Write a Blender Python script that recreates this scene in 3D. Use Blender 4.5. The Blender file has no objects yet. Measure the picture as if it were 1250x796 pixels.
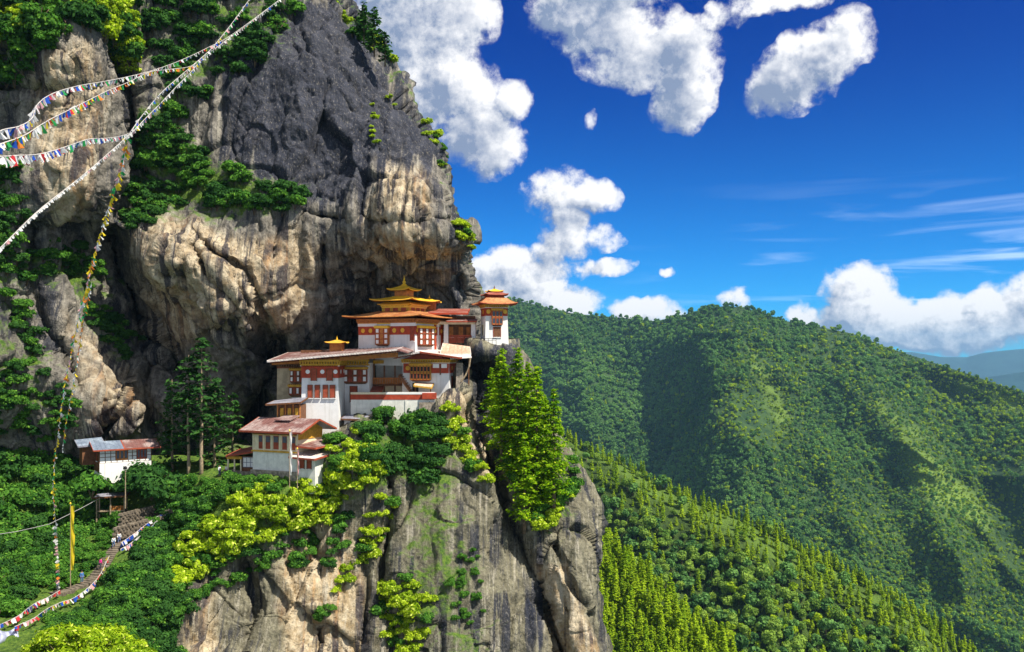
import bpy, bmesh, math, random
import numpy as np
from mathutils import Vector, Matrix

# ------------------------------------------------------------------ camera, sky, sun, exposure
SC = bpy.context.scene
COL = SC.collection
R = math.radians
F = 1100.0            # focal length in photo pixels (photo 1250 x 796)
CX, HY = 625.0, 430.0  # principal column and horizon row

def W(px, py, Y):
    """a point seen at photo pixel (px, py) and standing Y metres away"""
    return Vector(((px - CX) / F * Y, Y, (HY - py) / F * Y))

cam = bpy.data.objects.new("camera", bpy.data.cameras.new("camera"))
COL.objects.link(cam)
cam.rotation_euler = (R(90), 0, 0)
cam.data.sensor_width = 36
cam.data.lens = 36 * F / 1250
cam.data.shift_y = (HY - 398) / 1250
cam.data.clip_start = 0.5
cam.data.clip_end = 90000
SC.camera = cam

SUN_EL, SUN_AZ = R(55), R(122)      # azimuth clockwise from +Y (straight ahead)
sun = bpy.data.objects.new("sun", bpy.data.lights.new("sun", 'SUN'))
COL.objects.link(sun)
sd = Vector((math.sin(SUN_AZ) * math.cos(SUN_EL), math.cos(SUN_AZ) * math.cos(SUN_EL), math.sin(SUN_EL)))
sun.rotation_euler = sd.to_track_quat('Z', 'Y').to_euler()
sun.data.energy = 3.6
sun.data.angle = R(0.5)
sun.data.color = (1.0, 0.94, 0.82)

SC.view_settings.view_transform = 'Standard'
SC.view_settings.look = 'None'
SC.view_settings.exposure = 1.16
SC.view_settings.gamma = 1
SC.render.engine = 'CYCLES'
SC.cycles.max_bounces = 6
SC.cycles.diffuse_bounces = 3
SC.cycles.transmission_bounces = 3
SC.cycles.volume_bounces = 0
SC.cycles.use_denoising = True
SC.cycles.caustics_reflective = False
SC.cycles.caustics_refractive = False

# ------------------------------------------------------------------ node helpers
def nd(nt, kind, ins=None, **props):
    n = nt.nodes.new(kind)
    for k, v in props.items():
        setattr(n, k, v)
    if ins:
        for k, v in ins.items():
            s = n.inputs[k]
            if isinstance(v, bpy.types.NodeSocket):
                nt.links.new(v, s)
            else:
                s.default_value = v
    return n

def mth(nt, op, a, b=None, c=None, clamp=False):
    n = nt.nodes.new('ShaderNodeMath'); n.operation = op; n.use_clamp = clamp
    for i, v in enumerate((a, b, c)):
        if v is None: continue
        if isinstance(v, bpy.types.NodeSocket): nt.links.new(v, n.inputs[i])
        else: n.inputs[i].default_value = v
    return n.outputs[0]

def mixc(nt, fac, a, b, mode='MIX'):
    n = nt.nodes.new('ShaderNodeMix'); n.data_type = 'RGBA'; n.blend_type = mode; n.clamp_factor = True
    for i, v in ((0, fac), (6, a), (7, b)):
        if isinstance(v, bpy.types.NodeSocket): nt.links.new(v, n.inputs[i])
        else: n.inputs[i].default_value = v if i == 0 else (*v, 1)
    return n.outputs[2]

def ramp(nt, fac, lo, hi):
    n = nd(nt, 'ShaderNodeMapRange', {0: fac, 1: lo, 2: hi, 3: 0.0, 4: 1.0})
    n.interpolation_type = 'SMOOTHSTEP'
    return n.outputs[0]

def noise(nt, vec, scale, detail=4, rough=0.55, dist=0.0):
    return nd(nt, 'ShaderNodeTexNoise', {'Vector': vec, 'Scale': scale, 'Detail': detail, 'Roughness': rough, 'Distortion': dist}).outputs[0]

def vscale(nt, vec, s):
    n = nd(nt, 'ShaderNodeVectorMath', {0: vec, 1: s}, operation='MULTIPLY')
    return n.outputs[0]

# ------------------------------------------------------------------ world: sky and clouds (at infinity, laid out by azimuth and elevation)
def skyang(px, py):
    az = math.atan((px - CX) / F)
    return az, math.atan((HY - py) / F * math.cos(az))

CLOUDS = [  # px, py, rx, ry, weight
    (512, 55, 82, 82, 1.2), (556, 122, 76, 60, 1.2), (592, 178, 60, 42, 1.1), (632, 122, 26, 25, .95), (478, 5, 60, 52, 1.1), (574, 22, 42, 42, .8), (530, -40, 80, 60, 1.1),
    (720, 15, 78, 46, 1.1), (784, 60, 84, 52, 1.2), (832, 126, 42, 38, 1.1), (848, 70, 38, 56, .9), (690, 8, 50, 30, .9), (760, -30, 90, 40, 1.1), (882, 18, 30, 16, .6),
    (985, 78, 60, 42, 1.2), (1028, 46, 42, 36, 1.0), (948, 112, 40, 34, 1.0), (955, 3, 62, 14, .9),
    (690, 236, 54, 40, 1.1), (732, 240, 40, 26, .9), (688, 290, 46, 34, 1.2), (742, 290, 24, 20, .8), (732, 328, 48, 15, 1.0),
    (640, 338, 56, 44, 1.3), (692, 368, 50, 28, 1.2), (608, 322, 30, 30, 1.0), (786, 382, 52, 22, 1.3), (590, 350, 40, 40, 1.0), (640, 385, 90, 20, 1.1),
    (903, 368, 32, 16, 1.2), (976, 384, 22, 17, 1.1), (817, 330, 14, 9, .8), (720, 145, 9, 13, .6),
    (1048, 358, 50, 44, 1.3), (1100, 392, 62, 36, 1.3), (1182, 386, 62, 34, 1.2), (1246, 366, 52, 38, 1.2), (1150, 410, 110, 22, 1.2), (1030, 392, 52, 24, 1.1),
    (1330, 380, 90, 40, 1.2),
]
world = bpy.data.worlds.new("World")
SC.world = world
world.use_nodes = True
wt = world.node_tree
wt.nodes.clear()

cg = bpy.data.node_groups.new("cloud_density", 'ShaderNodeTree')
cg.interface.new_socket("Dir", in_out='INPUT', socket_type='NodeSocketVector')
cg.interface.new_socket("Density", in_out='OUTPUT', socket_type='NodeSocketFloat')
gi = cg.nodes.new('NodeGroupInput'); go = cg.nodes.new('NodeGroupOutput')
sx = nd(cg, 'ShaderNodeSeparateXYZ', {0: gi.outputs[0]})
az_ = mth(cg, 'ARCTAN2', sx.outputs[0], sx.outputs[1])
el_ = mth(cg, 'ARCSINE', sx.outputs[2])
# billows distort the outlines of the clouds a little
dn = nd(cg, 'ShaderNodeTexNoise', {'Vector': gi.outputs[0], 'Scale': 26.0, 'Detail': 3.0})
dv = nd(cg, 'ShaderNodeVectorMath', {0: dn.outputs[1], 1: (.5, .5, .5)}, operation='SUBTRACT')
dv2 = nd(cg, 'ShaderNodeVectorMath', {0: dv.outputs[0], 1: (.035, .035, 0)}, operation='MULTIPLY')
uv0 = nd(cg, 'ShaderNodeCombineXYZ', {0: az_, 1: el_})
uv = nd(cg, 'ShaderNodeVectorMath', {0: uv0.outputs[0], 1: dv2.outputs[0]}, operation='ADD')
acc = None
for (px, py, rx, ry, wgt) in CLOUDS:
    a, e = skyang(px, py)
    ia, ie = F / (rx * 1.0), F / (ry * 1.0)
    m = nd(cg, 'ShaderNodeVectorMath', {0: uv.outputs[0], 1: (ia, ie, 0), 2: (-a * ia, -e * ie, 0)}, operation='MULTIPLY_ADD')
    d = nd(cg, 'ShaderNodeVectorMath', {0: m.outputs[0], 1: m.outputs[0]}, operation='DOT_PRODUCT')
    w_ = mth(cg, 'MULTIPLY_ADD', d.outputs['Value'], -wgt, wgt)
    w_ = mth(cg, 'MAXIMUM', w_, 0.0)
    acc = w_ if acc is None else mth(cg, 'ADD', acc, w_)
# unseen bank of broken cloud added behind the camera and overhead as shadow fill
bank = noise(cg, gi.outputs[0], 2.2, 3, 0.5)
bank = mth(cg, 'MULTIPLY', ramp(cg, mth(cg, 'MULTIPLY', sx.outputs[1], -1.0), -0.25, 0.15), mth(cg, 'MULTIPLY_ADD', bank, 4.0, -0.35))
acc = mth(cg, 'ADD', acc, mth(cg, 'MAXIMUM', bank, 0.0))
acc = mth(cg, 'MINIMUM', acc, 1.5)
n1 = noise(cg, gi.outputs[0], 34.0, 10, 0.66)
vo = nd(cg, 'ShaderNodeTexVoronoi', {'Vector': gi.outputs[0], 'Scale': 46.0, 'Detail': 3.0, 'Roughness': 0.6, 'Lacunarity': 2.2})
vo.feature = 'F1'; vo.normalize = True
bil = mth(cg, 'SUBTRACT', 0.5, vo.outputs[0])
n2 = noise(cg, gi.outputs[0], 11.0, 3, 0.5)
det = mth(cg, 'ADD', mth(cg, 'MULTIPLY', mth(cg, 'SUBTRACT', n1, 0.5), 2.5), mth(cg, 'MULTIPLY', bil, 0.75))
det = mth(cg, 'ADD', det, mth(cg, 'MULTIPLY', mth(cg, 'SUBTRACT', n2, 0.5), 1.2))
den = mth(cg, 'SUBTRACT', mth(cg, 'ADD', acc, mth(cg, 'MULTIPLY', det, mth(cg, 'MINIMUM', mth(cg, 'MULTIPLY', acc, 6.0), 0.95))), 0.48)
cg.links.new(den, go.inputs[0])

tc = nd(wt, 'ShaderNodeTexCoord')
dirn = tc.outputs['Generated']
sky = nd(wt, 'ShaderNodeTexSky')
sky.sky_type = 'NISHITA'; sky.sun_disc = False
sky.sun_elevation = SUN_EL; sky.sun_rotation = SUN_AZ
sky.altitude = 3000; sky.air_density = 1.0; sky.dust_density = 0.2; sky.ozone_density = 3.0
# thin mountain air: deep saturated blue overhead, paler and greener low down
sxw = nd(wt, 'ShaderNodeSeparateXYZ', {0: dirn})
hfac = ramp(wt, sxw.outputs[2], 0.0, 0.36)
tint = mixc(wt, hfac, (0.040, 0.43, 0.76), (0.003, 0.14, 0.53))
skyc = mixc(wt, 1.0, sky.outputs[0], tint, 'MULTIPLY')
d0 = nd(wt, 'ShaderNodeGroup', {}); d0.node_tree = cg; wt.links.new(dirn, d0.inputs[0])
def shifted(v):
    o = nd(wt, 'ShaderNodeVectorMath', {0: dirn, 1: v}, operation='ADD')
    o = nd(wt, 'ShaderNodeVectorMath', {0: o.outputs[0]}, operation='NORMALIZE')
    g = nd(wt, 'ShaderNodeGroup', {}); g.node_tree = cg; wt.links.new(o.outputs[0], g.inputs[0])
    return g.outputs[0]
dA = shifted((0.016, 0, 0.022)); dB = shifted((0.005, 0, 0.006))
dens = d0.outputs[0]
alpha = ramp(wt, dens, -0.30, 0.52)
lit = mth(wt, 'SUBTRACT', mth(wt, 'MULTIPLY', dens, 0.72), dA)
lit2 = mth(wt, 'SUBTRACT', dens, dB)
lit = mth(wt, 'ADD', mth(wt, 'MULTIPLY_ADD', lit, 0.58, 0.60), mth(wt, 'MULTIPLY', lit2, 0.62))
body = mth(wt, 'MULTIPLY', ramp(wt, dens, 0.45, 1.5), ramp(wt, sxw.outputs[2], 0.12, 0.26))
body = mth(wt, 'MULTIPLY', body, ramp(wt, noise(wt, dirn, 14.0, 4, 0.55), 0.36, 0.58))
lit = mth(wt, 'SUBTRACT', lit, mth(wt, 'MULTIPLY', body, 0.60))
lit = mth(wt, 'MAXIMUM', mth(wt, 'MINIMUM', lit, 1.0), 0.0)
ccol = mixc(wt, lit, (1.35, 1.75, 2.6), (5.4, 5.4, 5.5))
# faint high wisps
wv = vscale(wt, dirn, (5, 5, 60))
wn = noise(wt, wv, 1.0, 5, 0.5, 0.6)
wisp = mth(wt, 'MULTIPLY', ramp(wt, wn, 0.52, 0.75), ramp(wt, sxw.outputs[2], 0.20, 0.05))
wisp = mth(wt, 'MULTIPLY', wisp, ramp(wt, sxw.outputs[0], 0.05, 0.5))
base = mixc(wt, mth(wt, 'MULTIPLY', wisp, 0.55), skyc, (6.0, 7.0, 8.2))
full = mixc(wt, alpha, base, ccol)
world.cycles.sampling_method = 'MANUAL'; world.cycles.sample_map_resolution = 256
bg = nd(wt, 'ShaderNodeBackground', {'Color': full, 'Strength': 0.09})
wo = nd(wt, 'ShaderNodeOutputWorld', {'Surface': bg.outputs[0]})

# ------------------------------------------------------------------ numpy noise
rng = np.random.default_rng(7)
random.seed(7)

def _h(ix, iy, iz, s):
    n = (ix.astype(np.uint32) * np.uint32(374761393) + iy.astype(np.uint32) * np.uint32(668265263) + iz.astype(np.uint32) * np.uint32(2147483647 & 1442695041) + np.uint32(s * 974711 & 0xffffffff))
    n = (n ^ (n >> np.uint32(13))) * np.uint32(1274126177)
    n = n ^ (n >> np.uint32(16))
    n = n * np.uint32(2246822519); n = n ^ (n >> np.uint32(15))
    return n.astype(np.float64) / 4294967295.0

def vnoise(p, s=0):
    """smooth value noise in -1..1, p (N,3)"""
    i = np.floor(p).astype(np.int64); f = p - i
    f = f * f * f * (f * (f * 6 - 15) + 10)
    r = 0
    for dx in (0, 1):
        wx = f[:, 0] if dx else 1 - f[:, 0]
        for dy in (0, 1):
            wy = f[:, 1] if dy else 1 - f[:, 1]
            for dz in (0, 1):
                wz = f[:, 2] if dz else 1 - f[:, 2]
                r = r + _h(i[:, 0] + dx, i[:, 1] + dy, i[:, 2] + dz, s) * wx * wy * wz
    return r * 2 - 1

def fbm(p, octv=4, gain=0.5, s=0):
    a, r, t = 1.0, 0, 0
    for o in range(octv):
        r = r + a * vnoise(p * (2.03 ** o) + o * 17.3, s + o); t += a; a *= gain
    return r / t

def ridged(p, octv=4, gain=0.5, s=0):
    a, r, t = 1.0, 0, 0
    for o in range(octv):
        r = r + a * (1 - np.abs(vnoise(p * (2.03 ** o) + o * 11.7, s + o)) * 2); t += a; a *= gain
    return r / t

def cells(p, s=0):
    """distance to nearest, gap to the second nearest, random number of the nearest cell"""
    i = np.floor(p).astype(np.int64)
    f1 = np.full(len(p), 9.0); f2 = np.full(len(p), 9.0); rid = np.zeros(len(p)); off = np.zeros((len(p), 3))
    for dx in (-1, 0, 1):
        for dy in (-1, 0, 1):
            for dz in (-1, 0, 1):
                a, b, c = i[:, 0] + dx, i[:, 1] + dy, i[:, 2] + dz
                q = np.stack([a + _h(a, b, c, s), b + _h(a, b, c, s + 1), c + _h(a, b, c, s + 2)], 1)
                d = np.sqrt(((q - p) ** 2).sum(1))
                near = d < f1
                f2 = np.where(near, f1, np.minimum(f2, d))
                rid = np.where(near, _h(a, b, c, s + 3), rid); off = np.where(near[:, None], p - q, off)
                f1 = np.where(near, d, f1)
    cells.off = off
    return f1, f2 - f1, rid

def polydist(px, py, pts):
    d = np.full(px.shape, 1e9)
    for (x0, y0), (x1, y1) in zip(pts[:-1], pts[1:]):
        vx, vy = x1 - x0, y1 - y0
        t = np.clip(((px - x0) * vx + (py - y0) * vy) / (vx * vx + vy * vy + 1e-9), 0, 1)
        d = np.minimum(d, np.hypot(px - x0 - t * vx, py - y0 - t * vy))
    return d

def inside(px, py, poly):
    r = np.zeros(px.shape, bool)
    n = len(poly)
    for k in range(n):
        (x0, y0), (x1, y1) = poly[k], poly[(k + 1) % n]
        if y0 == y1: continue
        c = ((y0 > py) != (y1 > py)) & (px < (x1 - x0) * (py - y0) / (y1 - y0) + x0)
        r ^= c
    return r

def soft(px, py, poly, w=14.0):
    """1 inside a polygon, falling to 0 over w pixels round its edge"""
    d = polydist(px, py, poly + [poly[0]])
    s = np.where(inside(px, py, poly), d, -d)
    return np.clip(s / w * 0.5 + 0.5, 0, 1)

def tps(ctrl, px, py, smooth=0.0):
    c = np.array(ctrl, float)
    x, y, v = c[:, 0] / 100, c[:, 1] / 100, c[:, 2]
    n = len(c)
    def U(r2): return np.where(r2 > 1e-12, r2 * np.log(r2 + 1e-12), 0)
    K = U((x[:, None] - x) ** 2 + (y[:, None] - y) ** 2) + np.eye(n) * smooth
    P = np.stack([np.ones(n), x, y], 1)
    A = np.zeros((n + 3, n + 3)); A[:n, :n] = K; A[:n, n:] = P; A[n:, :n] = P.T
    sol = np.linalg.solve(A, np.concatenate([v, np.zeros(3)]))
    qx, qy = px.ravel() / 100, py.ravel() / 100
    out = sol[n] + sol[n + 1] * qx + sol[n + 2] * qy
    for k in range(n):
        out = out + sol[k] * U((qx - x[k]) ** 2 + (qy - y[k]) ** 2)
    return out.reshape(px.shape)

def curve(pts, q):
    p = np.array(pts, float)
    return np.interp(q, p[:, 0], p[:, 1])

# ------------------------------------------------------------------ object helpers
def tag(o, label=None, cat=None, group=None, kind=None):
    if label: o['label'] = label
    if cat: o['category'] = cat
    if group: o['group'] = group
    if kind: o['kind'] = kind
    return o

def link(o, parent=None):
    COL.objects.link(o)
    if parent is not None: o.parent = parent
    return o

def empty(name, loc, rz=0.0, parent=None):
    o = bpy.data.objects.new(name, None)
    o.location = loc; o.rotation_euler = (0, 0, rz); o.empty_display_size = 0.5
    return link(o, parent)

def np_mesh(name, verts, quads, mats=(), smooth=False, attrs=None, matidx=None):
    me = bpy.data.meshes.new(name)
    verts = np.asarray(verts, np.float32); quads = np.asarray(quads, np.int32)
    k = quads.shape[1]
    me.vertices.add(len(verts)); me.vertices.foreach_set('co', verts.ravel())
    me.loops.add(quads.size); me.loops.foreach_set('vertex_index', quads.ravel())
    me.polygons.add(len(quads))
    me.polygons.foreach_set('loop_start', np.arange(0, quads.size, k, dtype=np.int32))
    me.polygons.foreach_set('loop_total', np.full(len(quads), k, np.int32))
    if smooth: me.polygons.foreach_set('use_smooth', np.ones(len(quads), bool))
    for m in mats: me.materials.append(m)
    if matidx is not None: me.polygons.foreach_set('material_index', np.asarray(matidx, np.int32))
    for nm, (typ, dom, data) in (attrs or {}).items():
        a = me.attributes.new(nm, typ, dom)
        a.data.foreach_set('color' if typ == 'FLOAT_COLOR' else 'value', np.asarray(data, np.float32).ravel())
    me.update(calc_edges=True)
    return me

class MB:
    """collects boxes, prisms and tubes and links them as ONE mesh object"""
    def __init__(s): s.v = []; s.f = []
    def add(s, vs, fs):
        b = len(s.v); s.v += [tuple(v) for v in vs]; s.f += [tuple(i + b for i in f) for f in fs]; return s
    def box(s, x0, x1, y0, y1, z0, z1, tx=0.0, ty=0.0):
        """tx, ty: how far the top draws in on every side (battered walls)"""
        return s.add([(x0, y0, z0), (x1, y0, z0), (x1, y1, z0), (x0, y1, z0),
                      (x0 + tx, y0 + ty, z1), (x1 - tx, y0 + ty, z1), (x1 - tx, y1 - ty, z1), (x0 + tx, y1 - ty, z1)],
                     [(3, 2, 1, 0), (4, 5, 6, 7), (0, 1, 5, 4), (1, 2, 6, 5), (2, 3, 7, 6), (3, 0, 4, 7)])
    def tube(s, pts, r, n=6, r1=None):
        pts = [Vector(p) for p in pts]; rings = []
        L = len(pts)
        for i, p in enumerate(pts):
            d = (pts[min(i + 1, L - 1)] - pts[max(i - 1, 0)]).normalized()
            a = d.cross(Vector((0, 0, 1)) if abs(d.z) < .95 else Vector((1, 0, 0))).normalized(); b = d.cross(a)
            rr = r if r1 is None else r + (r1 - r) * i / (L - 1)
            rings.append([p + (a * math.cos(2 * math.pi * k / n) + b * math.sin(2 * math.pi * k / n)) * rr for k in range(n)])
        vs = [v for g in rings for v in g]; fs = []
        for i in range(L - 1):
            for k in range(n):
                fs.append((i * n + k, i * n + (k + 1) % n, (i + 1) * n + (k + 1) % n, (i + 1) * n + k))
        fs.append(tuple(range(n))[::-1]); fs.append(tuple((L - 1) * n + k for k in range(n)))
        return s.add(vs, fs)
    def lathe(s, prof, c=(0, 0, 0), n=12):
        vs = []; fs = []
        for (r, z) in prof:
            for k in range(n):
                vs.append((c[0] + r * math.cos(2 * math.pi * k / n), c[1] + r * math.sin(2 * math.pi * k / n), c[2] + z))
        for i in range(len(prof) - 1):
            for k in range(n):
                fs.append((i * n + k, i * n + (k + 1) % n, (i + 1) * n + (k + 1) % n, (i + 1) * n + k))
        fs.append(tuple(range(n))[::-1]); fs.append(tuple((len(prof) - 1) * n + k for k in range(n)))
        return s.add(vs, fs)
    def disc_front(s, cx, y, cz, r, t=0.05, n=14):
        vs = [(cx + r * math.cos(2 * math.pi * k / n), y - t, cz + r * math.sin(2 * math.pi * k / n)) for k in range(n)]
        vs += [(x, y + 0.02, z) for x, _, z in vs]
        return s.add(vs, [tuple(range(n))] + [(k, n + k, n + (k + 1) % n, (k + 1) % n) for k in range(n)])
    def slab(s, quad, t):
        """a sheet with thickness: four top corners, thickness downwards"""
        q = [Vector(p) for p in quad]; lo = [p - Vector((0, 0, t)) for p in q]
        return s.add(q + lo, [(0, 1, 2, 3), (7, 6, 5, 4), (0, 4, 5, 1), (1, 5, 6, 2), (2, 6, 7, 3), (3, 7, 4, 0)])
    def build(s, name, m, parent=None, bevel=0.0, smooth=False):
        me = bpy.data.meshes.new(name); me.from_pydata(s.v, [], s.f); me.update()
        bm = bmesh.new(); bm.from_mesh(me); bmesh.ops.recalc_face_normals(bm, faces=bm.faces); bm.to_mesh(me); bm.free()
        if smooth: me.polygons.foreach_set('use_smooth', [True] * len(me.polygons))
        me.materials.append(m)
        o = link(bpy.data.objects.new(name, me), parent)
        if bevel:
            b = o.modifiers.new('bevel', 'BEVEL'); b.width = bevel; b.segments = 1; b.limit_method = 'ANGLE'
        return o

# ------------------------------------------------------------------ materials
def newmat(name):
    m = bpy.data.materials.new(name); m.use_nodes = True
    nt = m.node_tree; b = nt.nodes['Principled BSDF']; b.inputs['Roughness'].default_value = 0.8
    b.inputs['Specular IOR Level'].default_value = 0.2
    return m, nt, b

def plain(name, col, rough=0.7, var=0.18, sc=1.2, spec=0.2, metal=0.0, stain=None, streak=0.0):
    """a painted or natural surface with uneven tone and weather streaks"""
    m, nt, b = newmat(name)
    g = nd(nt, 'ShaderNodeTexCoord').outputs['Object']
    n = noise(nt, g, sc, 5, 0.6)
    c = mixc(nt, ramp(nt, n, 0.3, 0.7), tuple(x * (1 - var) for x in col), tuple(min(1, x * (1 + var * .6)) for x in col))
    if streak:
        v = vscale(nt, g, (1.6, 1.6, 0.16))
        s_ = ramp(nt, noise(nt, v, 1.0, 6, 0.6), 0.52, 0.75)
        c = mixc(nt, mth(nt, 'MULTIPLY', s_, streak), c, stain or tuple(x * .4 for x in col))
    nt.links.new(c, b.inputs['Base Color'])
    b.inputs['Roughness'].default_value = rough; b.inputs['Specular IOR Level'].default_value = spec; b.inputs['Metallic'].default_value = metal
    bp = nd(nt, 'ShaderNodeBump', {'Strength': 0.25, 'Distance': 0.05, 'Height': noise(nt, g, sc * 6, 4)})
    nt.links.new(bp.outputs[0], b.inputs['Normal'])
    return m

def tin(name, col, col2):
    """sheet-metal roofing: sheets of uneven tone with ribs"""
    m, nt, b = newmat(name)
    g = nd(nt, 'ShaderNodeTexCoord').outputs['Object']
    n = noise(nt, g, 0.35, 3, 0.5)
    n2 = noise(nt, g, 3.0, 5, 0.6)
    c = mixc(nt, ramp(nt, n, 0.40, 0.60), col, col2)
    c = mixc(nt, mth(nt, 'MULTIPLY', ramp(nt, n2, 0.42, 0.62), 0.55), c, tuple(x * .45 for x in col))
    nt.links.new(c, b.inputs['Base Color'])
    b.inputs['Roughness'].default_value = 0.5; b.inputs['Specular IOR Level'].default_value = 0.4
    w = nd(nt, 'ShaderNodeTexWave', {'Vector': g, 'Scale': 1.3}); w.bands_direction = 'DIAGONAL'
    bp = nd(nt, 'ShaderNodeBump', {'Strength': 0.3, 'Distance': 0.05, 'Height': w.outputs[1]})
    nt.links.new(bp.outputs[0], b.inputs['Normal'])
    return m

def leafmat(name, dark, light, tip=None, transl=0.35, patch=0.35, tt=(1.0, 1.15, 0.45)):
    m, nt, b = newmat(name)
    nt.nodes.remove(b)
    r1 = nd(nt, 'ShaderNodeAttribute', attribute_name='rnd').outputs['Fac']
    oi = nd(nt, 'ShaderNodeObjectInfo').outputs['Random']
    g = nd(nt, 'ShaderNodeNewGeometry').outputs['Position']
    cl = noise(nt, g, patch, 3, 0.6)
    k = mth(nt, 'ADD', mth(nt, 'MULTIPLY', r1, 0.45), mth(nt, 'ADD', mth(nt, 'MULTIPLY', oi, 0.3), mth(nt, 'MULTIPLY', mth(nt, 'SUBTRACT', cl, 0.32), 0.9)))
    c = mixc(nt, ramp(nt, k, 0.1, 0.95), dark, light)
    if tip:
        c = mixc(nt, ramp(nt, r1, 0.86, 0.95), c, tip)
    df = nd(nt, 'ShaderNodeBsdfDiffuse', {'Color': c})
    tr = nd(nt, 'ShaderNodeBsdfTranslucent', {'Color': mixc(nt, 1.0, c, tt, 'MULTIPLY')})
    mx = nd(nt, 'ShaderNodeMixShader', {0: transl, 1: df.outputs[0], 2: tr.outputs[0]})
    nt.links.new(mx.outputs[0], nt.nodes['Material Output'].inputs[0])
    return m

M = {}
M['lime'] = plain('limewash', (0.76, 0.75, 0.73), 0.9, 0.06, 0.8, streak=0.5, stain=(0.46, 0.44, 0.38))
M['limestain'] = plain('stained_limewash', (0.74, 0.73, 0.66), 0.9, 0.14, 1.2, streak=0.5, stain=(0.42, 0.42, 0.36))
M['red'] = plain('red_ochre_paint', (0.42, 0.065, 0.03), 0.75, 0.25)
M['redwood'] = plain('painted_red_timber', (0.33, 0.07, 0.035), 0.7, 0.3)
M['brown'] = plain('brown_timber', (0.17, 0.075, 0.035), 0.7, 0.35, 2.0)
M['orange'] = plain('orange_timber', (0.50, 0.19, 0.05), 0.7, 0.3, 2.0)
M['ochre'] = plain('ochre_painted_timber', (0.60, 0.33, 0.04), 0.65, 0.25, 2.0)
M['gold'] = plain('gilded_sheet', (0.92, 0.56, 0.03), 0.4, 0.15, 1.5, spec=0.5, metal=0.12)
M['goldpaint'] = plain('gold_paint', (0.80, 0.45, 0.05), 0.5, 0.15)
M['white'] = plain('white_paint', (0.82, 0.81, 0.78), 0.7, 0.06)
M['cream'] = plain('cream_paint', (0.76, 0.66, 0.45), 0.75, 0.14)
M['dark'] = plain('dark_opening', (0.02, 0.018, 0.02), 0.6, 0.3)
M['glass'] = plain('window_glass', (0.05, 0.06, 0.08), 0.15, 0.3, spec=0.5)
M['pinktin'] = tin('faded_red_tin', (0.20, 0.092, 0.082), (0.38, 0.29, 0.27))
M['redtin'] = tin('red_tin', (0.30, 0.075, 0.05), (0.38, 0.15, 0.11))
M['coppertin'] = tin('copper_tin', (0.38, 0.125, 0.045), (0.50, 0.24, 0.09))
M['greytin'] = tin('grey_tin', (0.22, 0.22, 0.27), (0.34, 0.33, 0.38))
M['bluetin'] = tin('blue_grey_tin', (0.17, 0.21, 0.28), (0.30, 0.36, 0.44))
M['paletin'] = tin('pale_tin', (0.72, 0.62, 0.56), (0.80, 0.72, 0.68))
M['tantin'] = tin('tan_tin', (0.62, 0.38, 0.26), (0.68, 0.50, 0.38))
M['stonewall'] = plain('rubble_stone', (0.33, 0.28, 0.22), 0.95, 0.5, 2.2)
M['tan'] = plain('tan_mud_wall', (0.45, 0.36, 0.23), 0.95, 0.3, 0.9)
M['rope'] = plain('rope', (0.50, 0.46, 0.43), 0.9, 0.2)
M['steel'] = plain('steel_wire', (0.35, 0.34, 0.33), 0.5, 0.1)
M['bark'] = plain('bark', (0.16, 0.115, 0.075), 0.95, 0.4, 3)
M['palebark'] = plain('pale_bark', (0.34, 0.26, 0.17), 0.95, 0.4, 3)
M['leaf_dark'] = leafmat('dark_foliage', (0.018, 0.060, 0.015), (0.058, 0.150, 0.030), transl=0.22, tt=(.7, 1.0, .5))  # pine and fir green; also paints shade into cliff and left-slope bushes
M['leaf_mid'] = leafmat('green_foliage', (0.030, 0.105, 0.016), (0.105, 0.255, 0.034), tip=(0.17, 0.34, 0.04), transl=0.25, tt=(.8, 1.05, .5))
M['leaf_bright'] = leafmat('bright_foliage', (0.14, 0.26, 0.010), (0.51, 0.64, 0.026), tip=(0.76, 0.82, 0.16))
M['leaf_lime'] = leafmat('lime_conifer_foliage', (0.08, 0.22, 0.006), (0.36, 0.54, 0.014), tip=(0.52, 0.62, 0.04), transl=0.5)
M['leaf_forest'] = leafmat('forest_foliage', (0.034, 0.105, 0.036), (0.19, 0.36, 0.085), transl=0.3, patch=0.0045)
M['leaf_ridge'] = leafmat('ridge_conifer_foliage', (0.13, 0.25, 0.010), (0.42, 0.54, 0.022), transl=0.35, patch=.02)
M['leaf_spur'] = leafmat('spur_foliage', (0.07, 0.17, 0.030), (0.34, 0.48, 0.075), transl=0.3, patch=.015)
M['pathstone'] = plain('worn_step_stone', (0.17, 0.14, 0.105), 0.95, 0.5, 2.0)

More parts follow.
